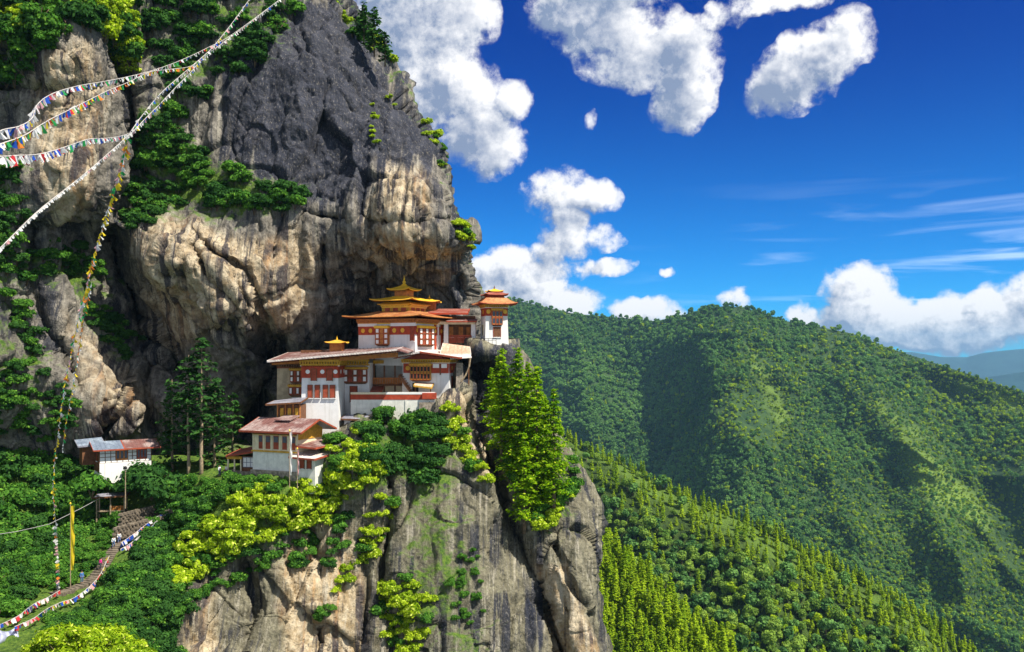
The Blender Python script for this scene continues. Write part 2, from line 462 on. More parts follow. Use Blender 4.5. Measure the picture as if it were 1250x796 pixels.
# ------------------------------------------------------------------ rock
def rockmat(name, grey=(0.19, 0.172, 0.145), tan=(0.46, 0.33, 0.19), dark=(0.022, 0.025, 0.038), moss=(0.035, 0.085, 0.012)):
    m, nt, b = newmat(name)
    g = nd(nt, 'ShaderNodeNewGeometry')
    pos = g.outputs['Position']
    at = nd(nt, 'ShaderNodeAttribute', attribute_name='tint')
    sp = nd(nt, 'ShaderNodeSeparateColor', {0: at.outputs['Color']})
    aD, aT, aG = sp.outputs[0], sp.outputs[1], sp.outputs[2]
    nbig = noise(nt, pos, 0.10, 6, 0.62, 0.4)
    nmid = noise(nt, pos, 0.45, 6, 0.65, 0.3)
    nfin = noise(nt, pos, 2.2, 5, 0.7)
    st = vscale(nt, pos, (0.62, 0.08, 0.020))
    nst = noise(nt, st, 1.0, 6, 0.62, 0.15)
    st2 = vscale(nt, pos, (1.5, 0.2, 0.06))
    nst2 = noise(nt, st2, 1.0, 5, 0.6)
    # grey weathered rock, fresh tan faces, some tan standing for sunlight
    c = mixc(nt, ramp(nt, nmid, 0.3, 0.72), tuple(x * .45 for x in grey), tuple(x * 1.5 for x in grey))
    tanc = mixc(nt, ramp(nt, nmid, 0.32, 0.7), tuple(x * .62 for x in tan), (0.60, 0.50, 0.35))
    tanc = mixc(nt, mth(nt, 'MULTIPLY', ramp(nt, nst, 0.52, 0.66), 0.7), tanc, (0.52, 0.28, 0.11))
    tf = ramp(nt, mth(nt, 'ADD', aT, mth(nt, 'MULTIPLY', mth(nt, 'SUBTRACT', nbig, 0.5), 1.1)), 0.28, 0.72)
    c = mixc(nt, tf, c, tanc)
    # pale mineral streaks, dark weight (stains and painted shade), black water stains running down
    c = mixc(nt, mth(nt, 'MULTIPLY', ramp(nt, nst2, 0.54, 0.66), 0.55), c, (0.46, 0.42, 0.34))
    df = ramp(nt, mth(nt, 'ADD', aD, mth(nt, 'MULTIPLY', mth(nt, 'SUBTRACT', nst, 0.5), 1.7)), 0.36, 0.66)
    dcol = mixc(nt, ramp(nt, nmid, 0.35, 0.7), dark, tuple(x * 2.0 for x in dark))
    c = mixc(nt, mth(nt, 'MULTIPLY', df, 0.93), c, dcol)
    sf = mth(nt, 'MULTIPLY', mth(nt, 'MULTIPLY', ramp(nt, nst, 0.50, 0.56), ramp(nt, nbig, 0.40, 0.56)), 0.88)
    sf2 = mth(nt, 'MULTIPLY', ramp(nt, nst2, 0.42, 0.34), 0.45)
    c = mixc(nt, sf2, c, tuple(x * 1.6 for x in dark))
    c = mixc(nt, sf, c, tuple(x * 1.1 for x in dark))
    # fracture lines
    wp = nd(nt, 'ShaderNodeVectorMath', {0: nd(nt, 'ShaderNodeTexNoise', {'Vector': pos, 'Scale': .35, 'Detail': 3.0}).outputs[1], 1: (2.2, 2.2, 2.2)}, operation='MULTIPLY')
    wq = nd(nt, 'ShaderNodeVectorMath', {0: vscale(nt, pos, (.34, .34, .12)), 1: wp.outputs[0]}, operation='ADD')
    vc = nd(nt, 'ShaderNodeTexVoronoi', {'Vector': wq.outputs[0], 'Scale': 1.0}); vc.feature = 'DISTANCE_TO_EDGE'
    crk = mth(nt, 'MULTIPLY', ramp(nt, vc.outputs[0], .035, .0), ramp(nt, nbig, .42, .60))
    c = mixc(nt, mth(nt, 'MULTIPLY', crk, .75), c, tuple(x * .6 for x in dark))
    # fine grain and lichen
    c = mixc(nt, mth(nt, 'MULTIPLY', ramp(nt, nfin, 0.50, 0.66), 0.75), c, mixc(nt, 0.6, c, (0.02, 0.02, 0.02)))
    ngr = noise(nt, vscale(nt, pos, (3.2, 3.2, 1.5)), 1.0, 4, 0.75)
    c = mixc(nt, mth(nt, 'MULTIPLY', ramp(nt, ngr, 0.54, 0.68), 0.5), c, mixc(nt, 0.5, c, (0.62, 0.56, 0.46)))
    up = nd(nt, 'ShaderNodeSeparateXYZ', {0: g.outputs['Normal']}).outputs[2]
    mf = mth(nt, 'ADD', mth(nt, 'ADD', aG, mth(nt, 'MULTIPLY', mth(nt, 'SUBTRACT', nmid, 0.5), 1.5)), mth(nt, 'MULTIPLY', up, 0.38))
    mc = mixc(nt, ramp(nt, nfin, 0.35, 0.65), moss, (0.12, 0.19, 0.025))
    c = mixc(nt, ramp(nt, mf, 0.50, 0.85), c, mc)
    nt.links.new(c, b.inputs['Base Color'])
    b.inputs['Roughness'].default_value = 0.85
    hgt = mth(nt, 'ADD', mth(nt, 'MULTIPLY', nmid, 0.8), mth(nt, 'ADD', mth(nt, 'MULTIPLY', nst2, 0.5), mth(nt, 'MULTIPLY', nfin, 0.50)))
    bp = nd(nt, 'ShaderNodeBump', {'Strength': 1.0, 'Distance': 0.6, 'Height': hgt})
    nt.links.new(bp.outputs[0], b.inputs['Normal'])
    return m

class Relief:
    """a rock or hill face: a grid of sight lines, each carried out to its own distance"""
    def __init__(s, name, PX, PY, Y, mat, disp=None, tint=None, smooth=True, kind='structure'):
        V = np.stack([(PX - CX) / F * Y, Y, (HY - PY) / F * Y], -1)
        s.PX, s.PY = PX, PY
        if disp is not None:
            n = s.normals(V)
            V = V + n * disp(V.reshape(-1, 3)).reshape(*PX.shape, 1)
        s.V = V; s.N = s.normals(V)
        r, c = PX.shape
        idx = np.arange(r * c).reshape(r, c)
        q = np.stack([idx[:-1, :-1], idx[1:, :-1], idx[1:, 1:], idx[:-1, 1:]], -1).reshape(-1, 4)
        attrs = {}
        if tint is not None:
            t = np.concatenate([tint.reshape(-1, 3), np.ones((r * c, 1))], 1)
            attrs['tint'] = ('FLOAT_COLOR', 'POINT', t)
        me = np_mesh(name, V.reshape(-1, 3), q, [mat], smooth, attrs)
        s.obj = tag(link(bpy.data.objects.new(name, me)), kind=kind)
        s.flat = np.stack([s.PX.ravel(), s.PY.ravel()], 1)
        # where every vertex is really seen from the camera
        v = V.reshape(-1, 3)
        s.seen = np.stack([CX + F * v[:, 0] / v[:, 1], HY - F * v[:, 2] / v[:, 1]], 1)
        from mathutils.kdtree import KDTree
    @staticmethod
    def normals(V):
        du = np.zeros_like(V); dv = np.zeros_like(V)
        du[:, 1:-1] = V[:, 2:] - V[:, :-2]; du[:, 0] = V[:, 1] - V[:, 0]; du[:, -1] = V[:, -1] - V[:, -2]
        dv[1:-1] = V[2:] - V[:-2]; dv[0] = V[1] - V[0]; dv[-1] = V[-1] - V[-2]
        n = np.cross(dv, du)
        n /= np.linalg.norm(n, axis=-1, keepdims=True) + 1e-12
        return n
    def kd(s):
        if not hasattr(s, '_kd'):
            from mathutils.kdtree import KDTree
            front = np.nonzero(s.N.reshape(-1, 3)[:, 1] < 0.35)[0]
            k = KDTree(len(front))
            for i in front: k.insert((s.seen[i, 0], s.seen[i, 1], 0), int(i))
            k.balance(); s._kd = k
        return s._kd
    def at(s, px, py):
        """the nearest surface point seen at a photo pixel, with its normal"""
        best = None
        V = s.V.reshape(-1, 3)
        for co, i, d in s.kd().find_n((px, py, 0), 3):
            if best is None or V[i, 1] < V[best, 1]: best = i
        return Vector(V[best]), Vector(s.N.reshape(-1, 3)[best])

def rockdisp(p, amp=1.0, flute=1.0):
    q = p.copy()
    f = q * np.array([0.16, 0.16, 0.022])
    fl = ridged(f + fbm(q * 0.03, 2, s=3)[:, None] * 1.2, 4, 0.5, 5)
    a, gap, rid = cells(q * np.array([0.075, 0.075, 0.036]) + fbm(q * 0.05, 3, s=9)[:, None] * 0.3, 20)
    offb = cells.off
    tiltb = np.stack([_h((rid * 9973).astype(np.int64), (rid * 773).astype(np.int64), (rid * 131).astype(np.int64), k) - .5 for k in (5, 6, 7)], 1)
    facetb = (offb * tiltb).sum(1) * 9.0
    a2, gap2, rid2 = cells(q * np.array([0.24, 0.24, 0.10]) + fbm(q * 0.15, 3, s=19)[:, None] * 0.22, 40)
    big = fbm(q * 0.045, 4, 0.5, 30)
    fine = fbm(q * 0.5, 4, 0.6, 50)
    crack = -np.exp(-(gap / 0.035) ** 2) * 1.3 - np.exp(-(gap2 / 0.05) ** 2) * 0.35
    off = cells.off
    tilt = np.stack([_h((rid2 * 9973).astype(np.int64), (rid2 * 773).astype(np.int64), (rid2 * 131).astype(np.int64), k) - .5 for k in (1, 2, 3)], 1)
    facet = (off * tilt).sum(1) * 4.5
    crag = ridged(q * np.array([.55, .55, .16]) + fbm(q * .2, 2, s=61)[:, None] * .5, 4, .55, 63)
    fine = fine + facet + crag * .8
    return amp * (big * 2.5 + (rid - .5) * 1.5 + facetb + (rid2 - .5) * 0.35 + crack * 0.8 + fine * 0.62) + flute * fl * 1.3

# ---- the high cliff the monastery leans against
EDGE1 = [(-140, 372), (-60, 396), (0, 418), (25, 432), (60, 463), (85, 482), (110, 500), (150, 521), (185, 541), (215, 546), (250, 552), (268, 560), (280, 575), (292, 579),
         (306, 574), (322, 571), (350, 577), (380, 580), (420, 584), (470, 590), (620, 596)]
rows = np.linspace(-120, 610, 470)
nc, nb = 470, 22
t = np.linspace(0, 1, nc)
PY1 = np.repeat(rows[:, None], nc + nb, 1)
xr = np.interp(rows, [e[0] for e in EDGE1], [e[1] for e in EDGE1])
PX1 = np.zeros_like(PY1)
PX1[:, :nc] = -170 + (xr[:, None] + 170) * t[None]
back = np.arange(1, nb + 1)
PX1[:, nc:] = xr[:, None] - 1.2 * back[None]
CT1 = [(-170, -120, 168), (-60, -120, 168), (60, -120, 172), (200, -120, 186), (330, -120, 196), (420, -120, 206),
       (-170, 0, 148), (0, 0, 150), (80, 0, 153), (140, 0, 162), (250, 20, 174), (340, 0, 182), (415, 0, 190), (180, 60, 170),
       (70, 80, 147), (30, 150, 149), (70, 200, 147), (20, 300, 148), (120, 230, 153), (-170, 200, 144), (-170, 400, 138),
       (180, 200, 169), (200, 245, 168), (300, 235, 161), (350, 240, 162), (300, 150, 168), (400, 100, 173), (450, 150, 171), (400, 220, 167),
       (500, 200, 165), (535, 180, 172), (470, 90, 180), (480, 250, 158), (500, 290, 157), (430, 270, 161), (550, 290, 160), (568, 310, 163),
       (520, 350, 174), (470, 340, 171), (440, 365, 174), (560, 355, 171), (575, 400, 174),
       (300, 310, 156), (250, 330, 153), (195, 320, 152), (340, 350, 159), (260, 400, 157), (300, 430, 163), (370, 400, 168), (390, 320, 165),
       (140, 330, 171), (172, 390, 173), (212, 445, 172), (60, 330, 155), (100, 370, 157), (50, 400, 152), (20, 450, 145), (60, 480, 150), (110, 460, 153),
       (150, 480, 156), (180, 500, 161), (200, 520, 165), (320, 470, 176), (300, 510, 175), (260, 490, 167), (420, 400, 176), (500, 420, 180),
       (0, 560, 152), (100, 560, 160), (200, 560, 170), (300, 570, 178), (400, 560, 182), (520, 560, 184), (-170, 610, 135), (100, 610, 170), (400, 610, 190)]
Y1 = tps(CT1, PX1, PY1, 0.02)
X, Z = PX1, PY1
def groove(Y, pts, w, d):
    Y += d * np.exp(-(polydist(X, Z, pts) / w) ** 2)
# the long cracks, gullies and overhang lines the photograph shows
groove(Y1, [(140, 290), (150, 335), (172, 385), (200, 425), (216, 446)], 11, 10)
groove(Y1, [(235, 300), (255, 335), (300, 385), (345, 420), (362, 440)], 5, 4)
groove(Y1, [(240, 290), (262, 310), (300, 330), (318, 372), (330, 400)], 4, 3)
groove(Y1, [(370, 262), (420, 268), (452, 271), (510, 272), (548, 268)], 4, 3)
groove(Y1, [(330, 420), (322, 460), (312, 500), (305, 520)], 15, 10)
groove(Y1, [(432, 400), (420, 412)], 16, 8)
groove(Y1, [(520, 250), (525, 268)], 9, 3)
groove(Y1, [(40, 280), (30, 330), (50, 390), (95, 470)], 9, 5)
groove(Y1, [(0, 370), (25, 400), (40, 430)], 8, 4)
groove(Y1, [(165, 480), (150, 505), (120, 530)], 7, 6)
groove(Y1, [(185, 430), (178, 470), (185, 520)], 8, 6)
groove(Y1, [(455, 300), (480, 315), (510, 320), (560, 318)], 6, 4)
groove(Y1, [(395, 300), (393, 345), (400, 380)], 5, 3)
groove(Y1, [(130, 60), (160, 120), (165, 190), (150, 260)], 13, 7)
groove(Y1, [(0, 105), (60, 110), (130, 105)], 7, 4)
groove(Y1, [(560, 345), (573, 360), (578, 390)], 9, 5)
# hollow under the great overhang behind the temple
Y1 += 4 * soft(X, Z, [(440, 325), (570, 330), (582, 420), (400, 420), (420, 370)], 26)
# the right-hand edge turns back into the mountain
u = np.clip((X - (xr[:, None] - 46)) / 46, 0, 1)
Y1[:, :nc] += 17 * (1 - np.sqrt(1 - u[:, :nc] ** 2 * 0.985))
Y1[:, nc:] = Y1[:, nc - 1:nc] + (back[None] ** 1.5) * 1.3
TOPB = np.clip((-60 - Z) / 60, 0, 1)
Y1 += 30 * TOPB ** 2
D1 = np.zeros_like(Y1); T1 = np.zeros_like(Y1); G1 = np.zeros_like(Y1)  # D1: dark rock stains, plus shade of the upper face and cave painted in
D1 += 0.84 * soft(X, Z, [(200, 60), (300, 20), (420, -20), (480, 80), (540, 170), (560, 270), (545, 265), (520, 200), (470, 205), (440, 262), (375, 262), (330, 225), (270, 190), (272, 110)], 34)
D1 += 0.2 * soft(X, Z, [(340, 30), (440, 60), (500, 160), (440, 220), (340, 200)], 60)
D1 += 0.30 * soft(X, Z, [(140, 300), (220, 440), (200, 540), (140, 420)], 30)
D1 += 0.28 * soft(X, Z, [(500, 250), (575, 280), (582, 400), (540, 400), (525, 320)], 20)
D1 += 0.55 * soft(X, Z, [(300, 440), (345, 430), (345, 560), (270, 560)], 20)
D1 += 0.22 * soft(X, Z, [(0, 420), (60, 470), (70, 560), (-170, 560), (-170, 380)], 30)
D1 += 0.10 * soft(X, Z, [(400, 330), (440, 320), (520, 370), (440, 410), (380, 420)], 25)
T1 += 0.80 * soft(X, Z, [(165, 265), (235, 262), (300, 290), (350, 275), (395, 300), (385, 380), (350, 420), (290, 400), (220, 430), (180, 380)], 26)
T1 += 0.75 * soft(X, Z, [(440, 275), (470, 200), (530, 195), (535, 250), (520, 275), (565, 315), (500, 330), (455, 310)], 22)
T1 += 0.75 * soft(X, Z, [(35, 70), (95, 50), (130, 100), (120, 260), (60, 290), (30, 180)], 26)
T1 += 0.62 * soft(X, Z, [(80, 380), (130, 400), (200, 470), (190, 525), (100, 520), (75, 450)], 26)
T1 += 0.45 * soft(X, Z, [(270, 120), (330, 130), (340, 190), (272, 200)], 22)
T1 += 0.30 * soft(X, Z, [(430, 320), (560, 330), (570, 380), (440, 390)], 24)
G1 += 0.55 * soft(X, Z, [(160, -20), (380, -20), (350, 45), (290, 110), (215, 130), (180, 80)], 36)
G1 += 0.75 * soft(X, Z, [(165, 130), (215, 120), (250, 185), (330, 225), (378, 234), (350, 262), (300, 270), (230, 262), (190, 270), (150, 300), (150, 240)], 26)
G1 += 0.65 * soft(X, Z, [(0, 200), (45, 215), (30, 290), (110, 300), (145, 350), (60, 350), (-170, 330)], 26)
G1 += 0.55 * soft(X, Z, [(0, 350), (60, 430), (100, 510), (0, 540), (-170, 500)], 30)
G1 += 0.5 * soft(X, Z, [(105, 340), (175, 420), (150, 440), (100, 390)], 20)
G1 += 0.7 * soft(X, Z, [(-170, -120), (160, -120), (170, 30), (130, 50), (90, 25), (50, 60), (20, 110), (-170, 120)], 20)
edge_ = np.clip(1 - (xr[:, None] - X) / 16, 0, 1)
G1 += 0.42 * edge_ * ((Z < 290) | (Z > 262))
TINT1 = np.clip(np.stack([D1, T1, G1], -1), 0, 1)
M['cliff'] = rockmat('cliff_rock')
def d1(p):
    a = 0.72
    return rockdisp(p, a, 0.75)
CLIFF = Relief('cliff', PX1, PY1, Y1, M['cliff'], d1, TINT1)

# ---- the rock buttress that carries the monastery, running into the green gully on its left
EDGE2 = [(405, 634), (450, 640), (500, 655), (540, 676), (560, 690), (590, 713), (620, 726), (660, 729), (700, 728), (750, 729), (800, 738), (950, 770), (1500, 830)]
TOP2 = [(-170, 545), (0, 540), (60, 552), (105, 572), (190, 572), (205, 556), (300, 556), (345, 538), (400, 505), (440, 470), (480, 440), (560, 416), (660, 413), (760, 413)]
nr2, nc2 = 520, 560
PX2 = np.zeros((nr2, nc2 + nb)); PY2 = np.zeros_like(PX2)
tr = np.concatenate([np.linspace(0, 1, nr2 - 40), 1 + np.linspace(0.02, 1.6, 40)])
for j in range(nc2 + nb):
    pass
tcx = np.linspace(0, 1, nc2)
# first pass: rows by fraction between the top edge and y = 830
px_nom = -170 + 900 * tcx
topy = curve(TOP2, px_nom)
PYa = topy[None] + (830 - topy[None]) * tr[:, None]
xr2 = np.interp(PYa[:, -1], [e[0] for e in EDGE2], [e[1] for e in EDGE2])
PX2[:, :nc2] = -170 + (xr2[:, None] + 170) * tcx[None]
PY2[:, :nc2] = PYa
PX2[:, nc2:] = xr2[:, None] - 1.2 * back[None]
PY2[:, nc2:] = PYa[:, -1:]
CT2 = [(588, 417, 160), (630, 418, 161), (600, 405, 168), (600, 440, 161), (500, 440, 176), (440, 470, 176), (400, 505, 172), (345, 540, 170), (300, 556, 166),
       (390, 532, 152), (430, 508, 156), (480, 508, 153.5), (530, 500, 152.5), (560, 492, 152), (500, 560, 147), (545, 520, 150),
       (520, 640, 143), (450, 620, 142), (400, 605, 142), (480, 750, 138), (600, 700, 142), (350, 700, 137), (250, 720, 133), (300, 790, 131), (230, 790, 129), (560, 790, 137),
       (330, 583, 142), (290, 578, 146), (405, 575, 141), (300, 610, 138.5), (250, 645, 137), (220, 705, 131), (350, 640, 138),
       (605, 585, 148), (645, 690, 147), (680, 690, 142), (700, 770, 139), (725, 640, 149), (660, 560, 154), (625, 480, 161), (590, 460, 164), (575, 500, 159), (600, 530, 158),
       (250, 582, 149), (215, 585, 151), (200, 605, 149), (150, 605, 151), (100, 605, 151), (150, 575, 156), (0, 560, 149), (60, 580, 152), (0, 640, 141), (60, 700, 131), (110, 715, 128),
       (150, 668, 137), (200, 628, 147), (0, 740, 117), (50, 760, 111), (150, 780, 112), (200, 740, 121), (100, 830, 93), (0, 850, 88), (220, 850, 112), (-170, 560, 138), (-170, 700, 118),
       (-170, 850, 86), (400, 850, 133), (700, 850, 137), (560, 850, 135)]
X, Z = PX2, PY2
Y2 = tps(CT2, X, np.minimum(Z, 860), 0.01)
groove(Y2, [(585, 540), (607, 590), (632, 650), (660, 725), (688, 800), (700, 860)], 8, 9)
groove(Y2, [(660, 620), (676, 660), (692, 700), (712, 740), (724, 790)], 3, 2.5)
groove(Y2, [(468, 560), (478, 620), (470, 690), (480, 796)], 8, 4)
groove(Y2, [(525, 735), (540, 765), (548, 800)], 5, 4)
groove(Y2, [(378, 640), (392, 690), (386, 800)], 6, 3)
groove(Y2, [(300, 690), (312, 740), (300, 800)], 6, 3)
groove(Y2, [(440, 660), (448, 720), (440, 800)], 6, 3)
groove(Y2, [(565, 430), (575, 470), (580, 520)], 10, 5)
groove(Y2, [(60, 640), (110, 640), (150, 650)], 14, 2)
u = np.clip((X - (xr2[:, None] - 34)) / 34, 0, 1)
Y2[:, :nc2] += 12 * (1 - np.sqrt(1 - u[:, :nc2] ** 2 * 0.985))
Y2[:, nc2:] = Y2[:, nc2 - 1:nc2] + (back[None] ** 1.5) * 1.2
D2 = np.zeros_like(Y2); T2 = np.zeros_like(Y2); G2 = np.zeros_like(Y2)
D2 += 0.70 * soft(X, Z, [(560, 418), (634, 414), (640, 480), (620, 560), (606, 580), (585, 540), (562, 480)], 12)  # shade below the tower ledge painted as dark rock
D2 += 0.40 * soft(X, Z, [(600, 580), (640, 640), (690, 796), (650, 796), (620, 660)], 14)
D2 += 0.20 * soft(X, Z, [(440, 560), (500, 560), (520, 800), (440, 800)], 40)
T2 += 1.1 * soft(X, Z, [(660, 690), (690, 690), (722, 800), (690, 850), (668, 760)], 10)  # tan slab, with its orange sunlight painted into the tan weight
T2 += 0.45 * soft(X, Z, [(370, 640), (470, 600), (480, 800), (380, 850)], 30)
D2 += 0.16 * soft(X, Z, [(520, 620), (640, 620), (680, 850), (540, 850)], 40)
T2 += 0.75 * soft(X, Z, [(330, 680), (400, 640), (420, 720), (400, 850), (330, 850)], 26)
T2 += 0.60 * soft(X, Z, [(205, 700), (270, 700), (280, 850), (200, 850)], 20)
T2 += 0.95 * soft(X, Z, [(540, 480), (562, 484), (580, 540), (608, 590), (590, 590), (560, 545), (542, 510)], 8)  # sunlight on this rib painted as tan rock
T2 += 0.30 * soft(X, Z, [(560, 560), (600, 600), (620, 700), (560, 700)], 30)
G2 += 0.9 * soft(X, Z, [(-170, 530), (205, 545), (310, 556), (400, 560), (450, 590), (390, 650), (290, 690), (225, 700), (200, 850), (-170, 900)], 30)
G2 += 0.52 * soft(X, Z, [(480, 560), (560, 560), (590, 700), (600, 850), (470, 850)], 44)
G2 += 0.5 * soft(X, Z, [(440, 520), (560, 500), (540, 580), (440, 590)], 24)
G2 += 0.5 * soft(X, Z, [(620, 480), (690, 560), (700, 650), (640, 650), (610, 560)], 20)
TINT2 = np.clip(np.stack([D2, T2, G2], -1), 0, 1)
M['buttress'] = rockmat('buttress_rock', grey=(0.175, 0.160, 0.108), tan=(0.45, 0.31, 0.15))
def d2(p):
    gw = G2.ravel() * (X.ravel() < 330)
    keep = 1 - 0.75 * np.clip(gw, 0, 1)
    near = np.clip((Z.ravel() - curve(TOP2, X.ravel())) / 40, 0.12, 1)
    return rockdisp(p, 0.42, 1.15) * keep * near
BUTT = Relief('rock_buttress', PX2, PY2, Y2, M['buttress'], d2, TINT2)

# ------------------------------------------------------------------ far terrain
def hillmat(name, a, b_, c_, sc):
    m, nt, b = newmat(name)
    pos = nd(nt, 'ShaderNodeNewGeometry').outputs['Position']
    n = noise(nt, pos, sc, 6, 0.6)
    n2 = noise(nt, pos, sc * 8, 6, 0.7)
    at = nd(nt, 'ShaderNodeAttribute', attribute_name='tint')
    sp = nd(nt, 'ShaderNodeSeparateColor', {0: at.outputs['Color']})
    c = mixc(nt, ramp(nt, n2, 0.35, 0.65), a, b_)
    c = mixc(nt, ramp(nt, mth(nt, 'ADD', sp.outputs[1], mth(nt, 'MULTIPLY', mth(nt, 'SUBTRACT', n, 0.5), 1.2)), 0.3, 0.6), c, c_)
    nt.links.new(c, b.inputs['Base Color']); b.inputs['Roughness'].default_value = 0.95
    bp = nd(nt, 'ShaderNodeBump', {'Strength': 1.0, 'Distance': 6.0, 'Height': n2})
    nt.links.new(bp.outputs[0], b.inputs['Normal'])
    return m
M['hill'] = hillmat('forest_floor', (0.018, 0.045, 0.014), (0.045, 0.085, 0.02), (0.13, 0.20, 0.03), 0.004)
M['spur'] = hillmat('spur_floor', (0.030, 0.055, 0.012), (0.07, 0.12, 0.02), (0.12, 0.20, 0.03), 0.02)
M['blue'] = hillmat('distant_hill', (0.014, 0.045, 0.060), (0.022, 0.065, 0.075), (0.04, 0.10, 0.07), 0.0008)  # aerial haze partly painted in as a bluish base colour

def hill(name, crest, yc, slope, px0, px1, bottom, mat, ribs=(), namp=0.0, nscale=0.01, nr=200, ncl=260, tintpolys=()):
    """crest: silhouette (px, py); yc: distance of the crest (px, Y); slope: fall towards us"""
    nbk = 24
    px = np.linspace(px0, px1, ncl)
    cy = curve(crest, px); Yc = curve(yc, px)
    tt = np.linspace(0, 1, nr) ** 1.15
    PY = np.zeros((nr + nbk, ncl)); PX = np.repeat(px[None], nr + nbk, 0)
    PY[nbk:] = cy[None] + (bottom - cy[None]) * tt[:, None]
    ec = (HY - cy) / F; e = (HY - PY) / F
    Y = Yc[None] * (ec[None] - slope) / (e - slope)
    fade = np.clip((PY - cy[None]) / 30, 0, 1)
    for pts, w, d in ribs:
        Y += d * np.exp(-(polydist(PX, PY, pts) / (w * 1.15)) ** 1.5) * fade
    if namp:
        P = np.stack([(PX - CX) / F * Y, Y, (HY - PY) / F * Y], -1).reshape(-1, 3)
        nn = (ridged(P * nscale * np.array([1, .45, 1]), 5, 0.5, 77)).reshape(PX.shape)
        Y -= namp * nn * fade
    # the far side falls away behind the crest
    kb = np.arange(nbk, 0, -1)
    Yb = Yc[None] * (1 + 0.012 * kb[:, None] ** 1.5)
    zb = (ec * Yc)[None] - slope * 0.8 * (Yb - Yc[None])
    Y[:nbk] = Yb; PY[:nbk] = HY - F * zb / Yb
    PX = PX.copy()
    tint = np.zeros((*PX.shape, 3))
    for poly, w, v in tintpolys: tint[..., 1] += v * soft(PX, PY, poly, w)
    return Relief(name, PX, PY, Y, mat, None, np.clip(tint, 0, 1))

MT_CREST = [(480, 350), (560, 358), (600, 364), (625, 366), (650, 371), (700, 383), (760, 388), (800, 392), (830, 386), (855, 378), (880, 374), (905, 375), (930, 382), (960, 392),
            (1000, 399), (1040, 407), (1080, 423), (1110, 433), (1140, 443), (1180, 456), (1215, 468), (1250, 479), (1330, 495), (1450, 530)]
g = np.random.default_rng(3)
MT_CREST = [(x, y) for x, y in MT_CREST]
LIT = [([(905, 410), (930, 430), (975, 500), (985, 560), (940, 540)], 24, .55), ([(1040, 470), (1080, 480), (1160, 560), (1200, 640), (1120, 600)], 26, .6),  # sunlit slopes painted as yellower clearings and trees
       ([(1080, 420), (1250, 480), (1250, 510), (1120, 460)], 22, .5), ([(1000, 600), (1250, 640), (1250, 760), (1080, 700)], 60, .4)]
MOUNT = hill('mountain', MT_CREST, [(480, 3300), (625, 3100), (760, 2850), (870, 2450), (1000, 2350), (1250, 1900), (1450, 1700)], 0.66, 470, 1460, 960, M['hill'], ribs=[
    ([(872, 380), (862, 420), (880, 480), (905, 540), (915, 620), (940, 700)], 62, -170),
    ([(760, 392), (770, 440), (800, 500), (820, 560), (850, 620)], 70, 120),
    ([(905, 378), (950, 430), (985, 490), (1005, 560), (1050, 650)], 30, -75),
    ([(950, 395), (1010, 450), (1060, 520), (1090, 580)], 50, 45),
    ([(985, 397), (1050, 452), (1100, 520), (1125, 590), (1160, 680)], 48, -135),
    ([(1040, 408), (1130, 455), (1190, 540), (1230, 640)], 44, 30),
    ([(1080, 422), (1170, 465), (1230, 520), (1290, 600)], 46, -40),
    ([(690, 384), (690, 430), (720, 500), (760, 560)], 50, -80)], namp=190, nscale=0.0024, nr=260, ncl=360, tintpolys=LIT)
SPUR = hill('forest_spur', [(540, 440), (600, 478), (640, 505), (690, 532), (720, 552), (760, 566), (800, 590), (850, 612), (900, 632), (950, 655), (1000, 684), (1050, 708), (1100, 738),
            (1150, 772), (1190, 802), (1260, 850), (1400, 930)], [(540, 830), (700, 760), (900, 660), (1100, 600), (1400, 560)], 0.85, 540, 1400, 1000, M['spur'],
            ribs=[([(760, 570), (790, 640), (820, 720)], 40, -14), ([(870, 620), (900, 680), (940, 760)], 40, -14), ([(820, 600), (850, 680), (880, 760)], 34, 10)], namp=22, nscale=0.009,
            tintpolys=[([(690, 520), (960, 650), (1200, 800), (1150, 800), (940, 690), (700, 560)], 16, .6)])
NEAR = hill('near_spur', [(600, 560), (690, 618), (730, 655), (760, 680), (800, 712), (850, 762), (900, 806), (960, 870), (1040, 960)], [(600, 400), (730, 380), (900, 340), (1040, 320)], 0.95, 600, 1040, 1300, M['spur'],
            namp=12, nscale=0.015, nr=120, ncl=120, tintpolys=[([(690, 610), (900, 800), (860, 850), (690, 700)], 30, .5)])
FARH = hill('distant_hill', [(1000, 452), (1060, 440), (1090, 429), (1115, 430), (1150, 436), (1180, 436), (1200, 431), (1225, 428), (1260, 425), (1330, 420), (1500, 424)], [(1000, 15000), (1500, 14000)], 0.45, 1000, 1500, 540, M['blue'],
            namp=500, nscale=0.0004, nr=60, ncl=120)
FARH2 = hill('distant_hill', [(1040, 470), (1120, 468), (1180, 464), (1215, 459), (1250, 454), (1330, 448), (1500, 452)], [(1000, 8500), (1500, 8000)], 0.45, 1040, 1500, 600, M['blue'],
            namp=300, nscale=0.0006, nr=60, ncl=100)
gm = MB(); gm.v = [(-12000, -3000, -1150), (14500, -3000, -1150), (14500, 15800, -1150), (-12000, 15800, -1150)]; gm.f = [(0, 1, 2, 3)]
tag(gm.build('ground', M['hill']), kind='structure')

